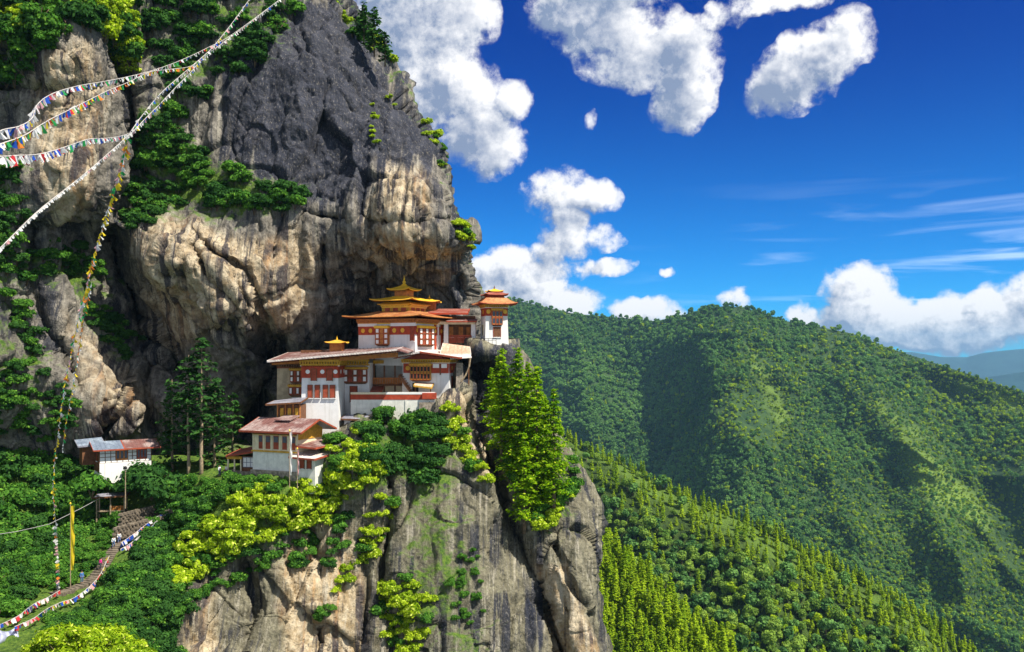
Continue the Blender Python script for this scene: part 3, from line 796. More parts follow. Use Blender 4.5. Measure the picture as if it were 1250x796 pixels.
# ------------------------------------------------------------------ foliage
def leaf_quads(C, Nn, size, rs, elong=1.7, droop=0.0):
    """one folded diamond leaf spray per centre: returns (verts, quads)"""
    n = len(C)
    a = rs.normal(size=(n, 3)); a[:, 2] -= droop
    a -= (a * Nn).sum(1, keepdims=True) * Nn
    a /= np.linalg.norm(a, axis=1, keepdims=True) + 1e-9
    b = np.cross(Nn, a)
    L = (size * elong * 0.5)[:, None]; Wd = (size * 0.5)[:, None]
    lift = Nn * Wd * rs.uniform(-.1, .5, (n, 1))
    v = np.stack([C - a * L, C + b * Wd + lift, C + a * L, C - b * Wd + lift], 1).reshape(-1, 3)
    return v, np.arange(n * 4).reshape(n, 4)

def rand_dirs(n, rs, up=-1.0):
    d = rs.normal(size=(int(n * 3) + 20, 3)); d /= np.linalg.norm(d, axis=1, keepdims=True)
    return d[d[:, 2] > up][:n]

def crown_mesh(name, C, Nn, size, rs, mats, stems=None, elong=1.7, droop=0.0):
    v, q = leaf_quads(C, Nn, size, rs, elong, droop)
    rnd = rs.random(len(q))
    mi = np.zeros(len(q), int)
    if stems is not None and stems.v:
        f = [x for x in stems.f if len(x) == 4]
        q = np.concatenate([q, np.array(f, int) + len(v)]); v = np.concatenate([v, np.array([tuple(x) for x in stems.v])])
        rnd = np.concatenate([rnd, np.zeros(len(f))]); mi = np.concatenate([mi, np.ones(len(f), int)])
    return np_mesh(name, v, q, mats, False, {'rnd': ('FLOAT', 'FACE', rnd)}, mi)

def lobes_leaves(lobes, per, rs, up=-0.35):
    Cs, Ns = [], []
    for (c, r, squ) in lobes:
        k = int(per * r * r)
        d = rand_dirs(k, rs, up)
        rad = r * (0.70 + 0.42 * rs.random((len(d), 1)) ** 0.8 + 0.35 * (rs.random((len(d), 1)) < .08))
        p = np.array(c) + d * rad * np.array([1, 1, squ])
        n = d + rs.normal(size=d.shape) * 0.45; n /= np.linalg.norm(n, axis=1, keepdims=True)
        Cs.append(p); Ns.append(n)
    C = np.concatenate(Cs); N_ = np.concatenate(Ns)
    # drop most leaves buried inside other lobes
    keep = np.ones(len(C), bool)
    for (c, r, squ) in lobes:
        q = (C - np.array(c)) / np.array([1, 1, squ])
        keep &= ~((np.linalg.norm(q, axis=1) < r * 0.72) & (rs.random(len(C)) < 0.9))
    return C[keep], N_[keep]

def shrub_mesh(k, mat, size=0.19, w=1.35, h=1.1, n=14, per=520):
    rs = np.random.default_rng(100 + k)
    lobes = []
    for i in range(n):
        a = rs.uniform(0, 6.28); d = w * 0.62 * math.sqrt(rs.random())
        r = w * rs.uniform(0.20, 0.46)
        lobes.append(((d * math.cos(a) * 1.25, d * math.sin(a) * 1.25, h * rs.uniform(.15, .95) * (1 - .4 * d / w)), r, rs.uniform(.6, .95)))
    C, N_ = lobes_leaves(lobes, per, rs)
    st = MB()
    for i in range(5):
        a = rs.uniform(0, 6.28); st.tube([(0, 0, -.6), (.25 * math.cos(a), .25 * math.sin(a), .2), (.6 * w * math.cos(a), .6 * w * math.sin(a), h * .7)], .05, 4, .02)
    return crown_mesh('shrub', C, N_, size * rs.uniform(.7, 1.35, len(C)), rs, [mat, M['bark']], st)

def conifer_crown(k, H, rad, base, mat, whorl=0.9, size=0.5, dens=1.0, taper=0.9, name='crown', limb=None, open_=0.0, leaves_out=1.0):
    """limbs in whorls up a trunk of height H, sprays of needles along each limb"""
    rs = np.random.default_rng(300 + k)
    Cs, Ns, Sz = [], [], []
    st = MB()
    z = base
    while z < H * 0.985:
        f = (z - base) / (H - base)
        Lm = rad * ((1 - f) ** taper) * (0.55 + 0.45 * min(1, f * 5 + .3)) + 0.12
        nl = int(rs.integers(4, 7))
        a0 = rs.uniform(0, 6.28)
        for i in range(nl):
            if rs.random() < open_: continue
            a = a0 + i * 6.283 / nl + rs.uniform(-.4, .4)
            L = Lm * rs.uniform(.6, 1.15)
            zz = z + rs.uniform(-.4, .4) * whorl
            rise = L * rs.uniform(-.05, .28) * (1 if f > .3 else .4)
            m = max(2, int(L / size * 3.0 * dens))
            tt = rs.uniform(0.18, 1.0, m) ** 0.8
            px = np.cos(a) * L * tt; py = np.sin(a) * L * tt
            pz = zz + rise * tt - 0.22 * L * tt ** 2.2
            sp = 0.24 * L * (1.1 - tt) + 0.15
            P = np.stack([px, py, pz], 1) + rs.normal(size=(m, 3)) * np.stack([sp, sp, sp * .35], 1)
            Nn = np.stack([np.cos(a) * .45 + rs.normal(size=m) * .4, np.sin(a) * .45 + rs.normal(size=m) * .4, .75 + rs.random(m) * .5], 1)
            Nn /= np.linalg.norm(Nn, axis=1, keepdims=True)
            Cs.append(P); Ns.append(Nn); Sz.append(np.full(m, size) * rs.uniform(.6, 1.3, m))
            if limb and L > .8:
                st.tube([(0, 0, zz), (np.cos(a) * L * .5, np.sin(a) * L * .5, zz + rise * .5 - .05 * L), (np.cos(a) * L * .92, np.sin(a) * L * .92, zz + rise * .9 - .2 * L)], .02 + .012 * L, 3, .012)
        z += whorl * rs.uniform(.75, 1.25) * (1.0 - .45 * f)
    C = np.concatenate(Cs); N_ = np.concatenate(Ns); S = np.concatenate(Sz)
    return crown_mesh(name, C, N_, S, rs, [mat, M['bark']], st, 1.9, 0.35)

def trunk_obj(H, r, mat, parent, lean=0.0, seed=0, name='trunk'):
    rs = np.random.default_rng(900 + seed)
    m = MB(); pts = []
    for i in range(9):
        f = i / 8
        pts.append((lean * H * f * f + rs.normal() * .06 * (i > 0), rs.normal() * .06 * (i > 0), H * f - (1.5 if i == 0 else 0)))
    m.tube(pts, r, 8, r * .12)
    return m.build(name, mat, parent, smooth=True)

def place(root_or_mesh, name, loc, s, rz, label, cat, group=None, tilt=None):
    o = bpy.data.objects.new(name, root_or_mesh)
    o.location = loc; o.scale = s if hasattr(s, '__len__') else (s, s, s); o.rotation_euler = (tilt[0] if tilt else 0, tilt[1] if tilt else 0, rz)
    tag(link(o), label, cat, group)
    return o

def sample_poly(poly, n, rs):
    xs = [p[0] for p in poly]; ys = [p[1] for p in poly]
    out = []
    while len(out) < n:
        x = rs.uniform(min(xs), max(xs), 200); y = rs.uniform(min(ys), max(ys), 200)
        k = inside(x, y, poly); out += list(zip(x[k], y[k]))
    return out[:n]

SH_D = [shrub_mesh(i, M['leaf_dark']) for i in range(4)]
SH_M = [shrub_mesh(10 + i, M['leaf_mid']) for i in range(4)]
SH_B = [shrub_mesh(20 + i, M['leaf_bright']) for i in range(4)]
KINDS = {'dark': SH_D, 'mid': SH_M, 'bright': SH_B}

rs = np.random.default_rng(11)
STUFF = []     # leftover ground cover: (location, scale, rz, kind)
# relief, polygon, number of shrubs in all, how many stand as things of their own, kinds, size, label
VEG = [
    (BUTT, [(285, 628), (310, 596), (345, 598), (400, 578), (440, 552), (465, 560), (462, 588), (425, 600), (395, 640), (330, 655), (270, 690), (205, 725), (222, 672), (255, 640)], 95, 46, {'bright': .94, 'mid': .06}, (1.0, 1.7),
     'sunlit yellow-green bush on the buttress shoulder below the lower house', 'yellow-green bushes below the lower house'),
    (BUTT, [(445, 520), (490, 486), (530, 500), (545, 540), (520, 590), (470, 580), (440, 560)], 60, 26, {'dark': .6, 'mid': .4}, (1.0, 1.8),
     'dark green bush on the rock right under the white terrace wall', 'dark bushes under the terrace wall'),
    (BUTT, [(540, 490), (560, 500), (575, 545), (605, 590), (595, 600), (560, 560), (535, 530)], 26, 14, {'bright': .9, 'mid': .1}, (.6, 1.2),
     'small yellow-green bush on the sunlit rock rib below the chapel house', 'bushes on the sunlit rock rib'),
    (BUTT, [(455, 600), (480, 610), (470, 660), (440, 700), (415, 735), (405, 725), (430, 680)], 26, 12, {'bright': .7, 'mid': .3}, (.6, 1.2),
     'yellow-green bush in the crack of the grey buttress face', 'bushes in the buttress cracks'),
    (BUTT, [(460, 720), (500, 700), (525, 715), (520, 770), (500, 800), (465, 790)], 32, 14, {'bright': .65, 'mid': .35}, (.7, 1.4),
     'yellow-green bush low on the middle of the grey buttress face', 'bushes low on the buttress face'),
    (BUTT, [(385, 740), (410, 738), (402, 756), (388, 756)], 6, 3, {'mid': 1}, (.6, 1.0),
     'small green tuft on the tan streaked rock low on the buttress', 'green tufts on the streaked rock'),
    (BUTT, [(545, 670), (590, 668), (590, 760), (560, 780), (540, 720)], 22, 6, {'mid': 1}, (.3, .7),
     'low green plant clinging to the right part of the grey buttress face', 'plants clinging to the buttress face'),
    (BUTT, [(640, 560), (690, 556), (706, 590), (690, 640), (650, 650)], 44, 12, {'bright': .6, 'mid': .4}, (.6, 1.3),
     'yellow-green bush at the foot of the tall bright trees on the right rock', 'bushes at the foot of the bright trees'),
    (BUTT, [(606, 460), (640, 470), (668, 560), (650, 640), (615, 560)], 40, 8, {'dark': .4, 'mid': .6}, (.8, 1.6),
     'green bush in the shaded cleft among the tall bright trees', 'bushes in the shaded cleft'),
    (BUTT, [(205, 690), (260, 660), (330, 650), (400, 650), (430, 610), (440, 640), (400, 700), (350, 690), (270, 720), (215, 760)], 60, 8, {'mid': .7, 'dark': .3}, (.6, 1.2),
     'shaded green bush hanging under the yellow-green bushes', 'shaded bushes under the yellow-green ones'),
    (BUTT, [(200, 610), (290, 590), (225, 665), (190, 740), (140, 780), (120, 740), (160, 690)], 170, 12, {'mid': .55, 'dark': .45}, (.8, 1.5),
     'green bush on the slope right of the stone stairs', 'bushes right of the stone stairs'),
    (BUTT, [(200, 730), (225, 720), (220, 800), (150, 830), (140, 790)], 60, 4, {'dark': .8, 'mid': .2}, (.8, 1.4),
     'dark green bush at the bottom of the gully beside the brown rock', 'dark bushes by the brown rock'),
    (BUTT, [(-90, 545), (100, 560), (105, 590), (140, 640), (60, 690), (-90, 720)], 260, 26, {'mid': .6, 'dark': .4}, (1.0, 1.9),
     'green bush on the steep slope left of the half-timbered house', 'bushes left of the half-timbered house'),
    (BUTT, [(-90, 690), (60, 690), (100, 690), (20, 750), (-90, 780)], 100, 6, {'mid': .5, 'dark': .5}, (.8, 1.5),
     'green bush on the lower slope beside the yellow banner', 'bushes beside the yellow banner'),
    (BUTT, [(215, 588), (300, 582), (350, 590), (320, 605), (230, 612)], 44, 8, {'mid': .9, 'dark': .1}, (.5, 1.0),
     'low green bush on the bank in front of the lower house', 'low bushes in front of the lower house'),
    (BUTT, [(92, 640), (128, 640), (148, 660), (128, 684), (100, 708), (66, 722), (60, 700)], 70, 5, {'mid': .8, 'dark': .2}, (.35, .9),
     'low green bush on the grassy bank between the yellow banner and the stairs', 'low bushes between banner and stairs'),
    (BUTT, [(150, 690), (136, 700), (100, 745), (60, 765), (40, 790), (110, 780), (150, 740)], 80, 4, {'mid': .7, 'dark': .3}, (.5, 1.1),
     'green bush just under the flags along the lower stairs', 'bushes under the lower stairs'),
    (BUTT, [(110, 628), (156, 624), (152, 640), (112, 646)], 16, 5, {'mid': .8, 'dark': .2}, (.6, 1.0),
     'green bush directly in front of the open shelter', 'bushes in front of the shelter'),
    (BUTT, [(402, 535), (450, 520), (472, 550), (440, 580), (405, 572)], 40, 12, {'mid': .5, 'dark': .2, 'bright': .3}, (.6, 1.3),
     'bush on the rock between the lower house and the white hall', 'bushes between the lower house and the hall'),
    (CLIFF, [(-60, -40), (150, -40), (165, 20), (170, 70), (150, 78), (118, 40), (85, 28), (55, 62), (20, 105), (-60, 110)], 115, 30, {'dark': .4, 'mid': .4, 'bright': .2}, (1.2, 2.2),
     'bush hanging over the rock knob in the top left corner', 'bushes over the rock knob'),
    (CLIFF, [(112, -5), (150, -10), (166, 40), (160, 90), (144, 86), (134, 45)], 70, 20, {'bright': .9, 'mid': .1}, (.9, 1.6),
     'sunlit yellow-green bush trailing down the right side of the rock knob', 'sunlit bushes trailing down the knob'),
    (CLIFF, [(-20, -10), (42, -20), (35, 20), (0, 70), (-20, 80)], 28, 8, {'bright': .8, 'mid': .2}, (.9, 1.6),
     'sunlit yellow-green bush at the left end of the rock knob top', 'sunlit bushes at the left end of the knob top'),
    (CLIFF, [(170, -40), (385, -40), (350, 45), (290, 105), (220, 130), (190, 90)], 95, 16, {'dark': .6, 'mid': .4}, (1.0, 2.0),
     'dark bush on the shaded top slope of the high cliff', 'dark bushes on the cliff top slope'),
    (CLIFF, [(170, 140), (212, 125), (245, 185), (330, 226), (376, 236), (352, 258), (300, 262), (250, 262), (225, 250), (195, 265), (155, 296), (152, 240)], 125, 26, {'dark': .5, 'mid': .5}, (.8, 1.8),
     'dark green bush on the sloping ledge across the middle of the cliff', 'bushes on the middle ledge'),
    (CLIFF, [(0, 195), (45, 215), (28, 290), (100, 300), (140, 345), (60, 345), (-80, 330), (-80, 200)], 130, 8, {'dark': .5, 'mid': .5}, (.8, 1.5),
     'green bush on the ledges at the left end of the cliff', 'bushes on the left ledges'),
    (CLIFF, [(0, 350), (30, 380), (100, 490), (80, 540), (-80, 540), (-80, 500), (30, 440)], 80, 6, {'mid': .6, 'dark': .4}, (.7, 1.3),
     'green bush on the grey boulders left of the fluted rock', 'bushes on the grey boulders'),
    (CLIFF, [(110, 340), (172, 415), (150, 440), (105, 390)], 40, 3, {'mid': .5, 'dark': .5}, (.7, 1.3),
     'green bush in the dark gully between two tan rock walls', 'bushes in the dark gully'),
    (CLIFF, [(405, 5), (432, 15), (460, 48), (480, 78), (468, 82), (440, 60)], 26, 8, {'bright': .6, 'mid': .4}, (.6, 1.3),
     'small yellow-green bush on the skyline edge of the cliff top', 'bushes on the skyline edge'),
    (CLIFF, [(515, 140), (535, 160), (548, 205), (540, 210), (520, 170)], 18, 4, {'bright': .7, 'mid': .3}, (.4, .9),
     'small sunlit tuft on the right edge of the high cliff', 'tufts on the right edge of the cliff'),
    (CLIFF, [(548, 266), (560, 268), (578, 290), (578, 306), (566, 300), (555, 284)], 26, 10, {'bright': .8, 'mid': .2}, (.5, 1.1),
     'bright yellow-green bush on the rock nose above the temple', 'bushes on the rock nose'),
    (CLIFF, [(445, 125), (485, 108), (480, 140), (455, 185), (448, 160)], 14, 4, {'bright': 1}, (.3, .7),
     'tiny yellow tuft on the dark face near the skyline', 'yellow tufts on the dark face'),
]
nshrub = 0
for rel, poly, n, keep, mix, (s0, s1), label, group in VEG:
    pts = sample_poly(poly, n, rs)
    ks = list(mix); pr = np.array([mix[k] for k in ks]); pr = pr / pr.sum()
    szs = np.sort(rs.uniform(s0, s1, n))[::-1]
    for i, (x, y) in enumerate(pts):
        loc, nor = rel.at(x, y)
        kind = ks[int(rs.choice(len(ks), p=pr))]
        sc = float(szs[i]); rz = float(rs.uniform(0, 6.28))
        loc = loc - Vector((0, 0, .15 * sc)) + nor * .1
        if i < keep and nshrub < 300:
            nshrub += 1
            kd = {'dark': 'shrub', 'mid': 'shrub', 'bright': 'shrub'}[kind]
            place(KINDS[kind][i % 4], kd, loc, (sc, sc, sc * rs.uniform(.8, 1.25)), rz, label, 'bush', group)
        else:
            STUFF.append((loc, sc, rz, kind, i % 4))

def scatter(name, pts, scl, rz, pick, sources, label=None):
    """one object of scattered plants; the plants it repeats are plants that stand in the scene themselves"""
    me = bpy.data.meshes.new(name)
    me.from_pydata([tuple(p) for p in pts], [], [])
    for nm, typ, data in (('sc', 'FLOAT', scl), ('rz', 'FLOAT', rz), ('pick', 'INT', pick)):
        a = me.attributes.new(nm, typ, 'POINT'); a.data.foreach_set('value', np.asarray(data, np.float32 if typ == 'FLOAT' else np.int32))
    o = tag(link(bpy.data.objects.new(name, me)), label, None, None, 'stuff')
    ng = bpy.data.node_groups.new(name, 'GeometryNodeTree')
    ng.interface.new_socket('Geometry', in_out='INPUT', socket_type='NodeSocketGeometry')
    ng.interface.new_socket('Geometry', in_out='OUTPUT', socket_type='NodeSocketGeometry')
    gi = ng.nodes.new('NodeGroupInput'); go = ng.nodes.new('NodeGroupOutput')
    join = ng.nodes.new('GeometryNodeGeometryToInstance')
    for so in reversed(sources):      # the socket lists the last link first
        oi = ng.nodes.new('GeometryNodeObjectInfo'); oi.inputs['Object'].default_value = so
        oi.inputs['As Instance'].default_value = False; oi.transform_space = 'ORIGINAL'
        ng.links.new(oi.outputs['Geometry'], join.inputs[0])
    def attr(nm, t):
        n = ng.nodes.new('GeometryNodeInputNamedAttribute'); n.data_type = t; n.inputs['Name'].default_value = nm; return n.outputs[0]
    ip = ng.nodes.new('GeometryNodeInstanceOnPoints')
    ng.links.new(gi.outputs[0], ip.inputs['Points']); ng.links.new(join.outputs[0], ip.inputs['Instance'])
    ip.inputs['Pick Instance'].default_value = True
    ng.links.new(attr('pick', 'INT'), ip.inputs['Instance Index'])
    cb = ng.nodes.new('ShaderNodeCombineXYZ'); ng.links.new(attr('rz', 'FLOAT'), cb.inputs[2])
    ng.links.new(cb.outputs[0], ip.inputs['Rotation']); ng.links.new(attr('sc', 'FLOAT'), ip.inputs['Scale'])
    ng.links.new(ip.outputs[0], go.inputs[0])
    md = o.modifiers.new('scatter', 'NODES'); md.node_group = ng
    return o

def first_of(mesh):
    for o in bpy.data.objects:
        if o.data == mesh: return o
src = {}
order = [(k, i) for k in ('dark', 'mid', 'bright') for i in range(4)]
srcs = [first_of(KINDS[k][i]) for k, i in order]
order = [o for o, s_ in zip(order, srcs) if s_]; srcs = [s_ for s_ in srcs if s_]
pk = [order.index((k, i)) if (k, i) in order else 0 for (_, _, _, k, i) in STUFF]
scatter('undergrowth', [s_[0] for s_ in STUFF], [s_[1] for s_ in STUFF], [s_[2] for s_ in STUFF], pk, srcs, 'low green undergrowth covering ledges and slopes of the rock')

# ---- the leafy bush close to us in the bottom left corner
rsb = np.random.default_rng(55)
def big_bush(c, w, h, n, mat, size, seed, per, label, name='bush', rr=(.28, .5), elong=1.7, zz=(.6, 1.15)):
    q = np.random.default_rng(seed); lobes = []
    for i in range(n):
        a = q.uniform(0, 6.28); d = math.sqrt(q.random()); r = q.uniform(*rr) * h
        lobes.append(((w * .8 * d * math.cos(a), w * .55 * d * math.sin(a), h * .62 * (1 - d * d * .8) * q.uniform(*zz)), r, q.uniform(.55, .9)))
    C, N_ = lobes_leaves(lobes, per, q, -.3)
    me = crown_mesh('foliage', C, N_, size * q.uniform(.7, 1.3, len(C)), q, [mat], None, elong)
    root = tag(empty(name, c), label, 'bush')
    link(bpy.data.objects.new('foliage', me), root)
    st = MB()
    for i in range(9):
        a = q.uniform(0, 6.28); st.tube([(0, 0, -1.5), (.2 * w * math.cos(a), .2 * w * math.sin(a), .1 * h), (.6 * w * math.cos(a), .4 * w * math.sin(a), .6 * h)], .09, 5, .03)
    st.build('stem', M['bark'], root)
    return root
big_bush(W(100, 812, 88), 7.4, 4.8, 120, M['leaf_bright'], .19, 5, 520, 'large leafy yellow-green bush at the lower left, nearest the camera', rr=(.10, .27), elong=2.4, zz=(.35, 1.3))
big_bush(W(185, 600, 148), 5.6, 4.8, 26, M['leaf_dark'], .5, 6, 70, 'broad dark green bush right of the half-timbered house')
big_bush(W(112, 598, 143), 3.0, 3.0, 14, M['leaf_mid'], .45, 12, 70, 'mid-green bush under the left end of the half-timbered house')
big_bush(W(210, 606, 147), 4.0, 3.2, 18, M['leaf_mid'], .45, 8, 70, 'rounded mid-green bush between the stairs and the tall pines')

# ---- tall bright trees on the right of the buttress
def tree(name, loc, H, r, crown, bark, label, cat, group=None, lean=0.0, seed=0, rz=0.0):
    root = tag(empty(name, loc, rz), label, cat, group)
    link(bpy.data.objects.new('crown', crown), root)
    trunk_obj(H, r, bark, root, lean, seed)
    return root
BR = [(612, 560, 152, 136, 'tall bright green conifer closest to the tower, tip level with its foot'), (632, 600, 150, 178, 'tallest bright green conifer in the clump right of the tower'),
      (655, 630, 148, 186, 'bright green conifer with its foot lowest in the clump right of the tower'), (676, 612, 147, 140, 'outermost bright green conifer above the right rock edge'),
      (645, 560, 157, 120, 'bright conifer half hidden behind the front trees of the clump'), (600, 520, 158, 70, 'short bright conifer against the dark rock under the tower'),
      (664, 570, 155, 90, 'smaller bright conifer behind the outermost tree of the clump'), (640, 640, 146, 110, 'low bright conifer leaning over the cleft in the buttress')]
for i, (px, py, Y, hp, lab) in enumerate(BR):
    H = hp * Y / F
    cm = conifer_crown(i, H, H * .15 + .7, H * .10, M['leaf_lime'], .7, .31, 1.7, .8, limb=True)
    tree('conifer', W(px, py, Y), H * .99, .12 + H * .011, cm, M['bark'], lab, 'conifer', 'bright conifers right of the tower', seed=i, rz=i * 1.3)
# ---- dark pines left of the lower house
PN = [(230, 582, 150, 150, 'tall dark pine with a bare trunk behind the entrance porch'), (246, 584, 149, 172, 'tallest dark pine of the group left of the lower house'),
      (262, 580, 152, 118, 'dark pine next to the entrance porch, right of the tallest one'), (210, 580, 153, 118, 'dark pine at the left end of the group by the lower house'), (284, 566, 158, 86, 'short dark pine against the rock behind the lower house roof')]
for i, (px, py, Y, hp, lab) in enumerate(PN):
    H = hp * Y / F
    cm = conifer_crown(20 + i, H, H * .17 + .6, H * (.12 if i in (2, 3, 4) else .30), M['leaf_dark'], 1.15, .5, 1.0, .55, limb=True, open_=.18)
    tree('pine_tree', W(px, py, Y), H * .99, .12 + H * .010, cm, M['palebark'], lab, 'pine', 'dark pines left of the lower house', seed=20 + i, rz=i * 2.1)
# ---- firs on the skyline of the cliff
for i, (px, py, Y, hp, lab) in enumerate([(457, 60, 178, 52, 'dark fir standing highest on the skyline edge of the cliff'), (470, 72, 178, 34, 'smaller dark fir below the highest one on the cliff skyline'), (444, 44, 180, 40, 'dark fir at the top edge left of the highest skyline fir')]):
    H = hp * Y / F
    cm = conifer_crown(40 + i, H, H * .30, H * .06, M['leaf_dark'], .8, .5, 1.0, .8, limb=True)
    tree('fir_tree', W(px, py, Y), H * .99, .16, cm, M['bark'], lab, 'fir', 'firs on the cliff skyline', seed=40 + i, rz=i)

# ---- the forests
def bl_mesh(k, mat, H=12.0, w=4.4, n=9, per=9.5, size=1.5):
    q = np.random.default_rng(700 + k); lobes = []
    for i in range(n):
        a = q.uniform(0, 6.28); d = w * .6 * math.sqrt(q.random()); r = w * q.uniform(.36, .58)
        lobes.append(((d * math.cos(a), d * math.sin(a), H * q.uniform(.42, .80) * (1 - .12 * d / w)), r, q.uniform(.75, 1.1)))
    C, N_ = lobes_leaves(lobes, per, q, -.5)
    st = MB(); st.tube([(0, 0, -2), (.1, 0, H * .3), (0, .1, H * .62)], .35, 5, .15)
    return crown_mesh('broadleaf_tree', C, N_, size * q.uniform(.7, 1.3, len(C)), q, [mat, M['bark']], st)
BLM = [bl_mesh(i, M['leaf_forest']) for i in range(5)]
BLB = [bl_mesh(10 + i, M['leaf_ridge'], 11, 3.6, 8) for i in range(3)]
BLS = [bl_mesh(20 + i, M['leaf_spur'], 12, 4.2, 12, 26, .85) for i in range(5)]
def cf_mesh(k, mat, H, rad):
    rsq = np.random.default_rng(800 + k)
    me = conifer_crown(60 + k, H, rad, H * .05, mat, .62, .66, .95, 1.0, name='conifer', open_=.15)
    return me
CFM = [cf_mesh(i, M['leaf_ridge'], (13.0, 11.0, 14.5, 10.0)[i], (3.1, 3.4, 3.0, 3.3)[i]) for i in range(4)]
CFD = [cf_mesh(10 + i, M['leaf_forest'], 14.0, 2.9) for i in range(3)]

def crest_y(pts, x): return float(curve(pts, x))
SPC = [(540, 440), (600, 478), (640, 505), (690, 532), (720, 552), (760, 566), (800, 590), (850, 612), (900, 632), (950, 655), (1000, 684), (1050, 708), (1100, 738), (1150, 772), (1190, 802), (1260, 850), (1400, 930)]
NRC = [(600, 560), (690, 618), (730, 655), (760, 680), (800, 712), (850, 762), (900, 806), (960, 870), (1040, 960)]
def poisson(x0, x1, y0, y1, dmin, rs, ok, tries):
    cell = dmin; grid = {}; out = []
    for _ in range(tries):
        x = rs.uniform(x0, x1); y = rs.uniform(y0, y1)
        if not ok(x, y): continue
        gx, gy = int(x // cell), int(y // cell)
        if any((x - a) ** 2 + (y - b) ** 2 < dmin * dmin for i in (-1, 0, 1) for j in (-1, 0, 1) for a, b in grid.get((gx + i, gy + j), ())): continue
        grid.setdefault((gx, gy), []).append((x, y)); out.append((x, y))
    return out
# near spur: slender conifers, each a thing
npt = poisson(690, 960, 610, 860, 7.0, rs, lambda x, y: y > crest_y(NRC, x) - 1, 12000)
npt += [(x, crest_y(NRC, x) + .5) for x in np.arange(700, 930, 9)]
npt = sorted(npt, key=lambda p: -p[1]); NEARREST = []
for i, (x, y) in enumerate(npt):
    loc, _ = NEAR.at(x, y)
    s_ = rs.uniform(.45, 1.0)
    if i >= 180 or y > 806:
        NEARREST.append((loc - Vector((0, 0, .5)), s_ * .95, rs.uniform(0, 6.28), 8 + i % 4)); continue
    place(CFM[i % 4], 'conifer', loc - Vector((0, 0, .5)), (s_ * .95, s_ * .95, s_), rs.uniform(0, 6.28), 'slender sunlit conifer on the nearest spur to the right of the buttress', 'conifer', 'conifers on the nearest spur', tilt=(rs.normal() * .05, rs.normal() * .05))
print('near conifers', len(npt))
# forested spur: conifers along its crest, broadleaf trees on its flank
spt = poisson(660, 1260, 520, 870, 7.2, rs, lambda x, y: crest_y(SPC, x) - 1 < y < crest_y(NRC, x) + 10 or (x > 930 and y > crest_y(SPC, x)), 16000)
spt += [(x, crest_y(SPC, x) + .5) for x in np.arange(680, 1230, 6)]
nb_, nc_ = 0, 0; rest = NEARREST
for i, (x, y) in enumerate(sorted(spt, key=lambda p: -p[1])):
    loc, _ = SPUR.at(x, y)
    dcrest = y - crest_y(SPC, x)
    s_ = float(rs.uniform(.5, 1.2)); rz = float(rs.uniform(0, 6.28))
    con = rs.random() < (0.88 if dcrest < 50 else .12) or (x > 1000 and rs.random() < .3)
    s_ *= .85 if con else rs.uniform(.7, 1.05)
    if con and nc_ < 108:
        nc_ += 1
        place(CFM[i % 4], 'conifer', loc - Vector((0, 0, .5)), s_, rz, 'yellow-green conifer on the forested spur below the mountain', 'conifer', 'conifers on the forested spur', tilt=(rs.normal() * .05, rs.normal() * .05))
    elif not con and nb_ < 295:
        nb_ += 1
        place(BLM[i] if i < 0 else (BLS + BLB + BLM)[int(rs.integers(0, 13))] if nb_ > 16 else (BLM + BLB)[nb_ % 8], 'broadleaf_tree', loc - Vector((0, 0, .5)), s_, rz, 'rounded green broadleaf tree on the flank of the forested spur', 'tree', 'broadleaf trees on the forested spur')
    else:
        rest.append((loc, s_, rz, 8 + i % 4 if con else 12 + i % 5 if rs.random() < .55 else i % 5))
print('spur', nc_, nb_, len(rest))
FSRC = [first_of(m) for m in BLM + BLB] + [first_of(m) for m in CFM] + [first_of(m) for m in BLS]
FSRC = [s_ or FSRC[0] for s_ in FSRC]
# mountain forest: far too many to count
mrs = np.random.default_rng(21)
mx = mrs.uniform(600, 1300, 66000); my = mrs.uniform(360, 830, 66000)
cy = curve(MT_CREST, mx); sy = curve(SPC, mx)
ok = (my > cy) & (my < sy + 14)
mx, my = mx[ok], my[ok]
P = np.stack([mx * .012, my * .012, mx * 0], 1)
patch = fbm(P, 3, s=91)
thin = patch + 0.0
ok = mrs.random(len(mx)) < np.clip(.95 - .5 * np.clip(thin - .15, 0, 1) * 3, .25, 1)
mx, my, patch = mx[ok], my[ok], patch[ok]
# grid lookup on the mountain
locs = []
cols = np.clip(np.round((mx - 470) / (1460 - 470) * (MOUNT.PX.shape[1] - 1)).astype(int), 0, MOUNT.PX.shape[1] - 1)
nbk = 24
for k in range(len(mx)):
    col = MOUNT.PY[nbk:, cols[k]]
    r_ = min(len(col) - 1, int(np.searchsorted(col, my[k])))
    j = mrs.uniform(-1, 1)
    v = MOUNT.V[nbk + r_, cols[k]]
    locs.append((v[0] + j * 3, v[1] + mrs.uniform(-3, 3), v[2] - 1))
dist = np.array([l[1] for l in locs])
sc = (.42 + .95 * mrs.random(len(mx)) ** 2.4) * np.clip(dist / 1900, .9, 1.35)
litm = np.zeros(len(mx))
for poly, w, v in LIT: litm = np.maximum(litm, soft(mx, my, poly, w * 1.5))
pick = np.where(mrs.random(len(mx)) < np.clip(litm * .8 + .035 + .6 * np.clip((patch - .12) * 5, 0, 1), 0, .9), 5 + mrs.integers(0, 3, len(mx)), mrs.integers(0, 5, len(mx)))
con_ = mrs.random(len(mx)) < .12
pick = np.where(con_, 8 + mrs.integers(0, 4, len(mx)), pick); sc = sc * np.where(con_, .7, 1)
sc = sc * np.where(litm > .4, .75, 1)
print('mountain trees', len(mx))
allp = locs + [tuple(r_[0]) for r_ in rest]
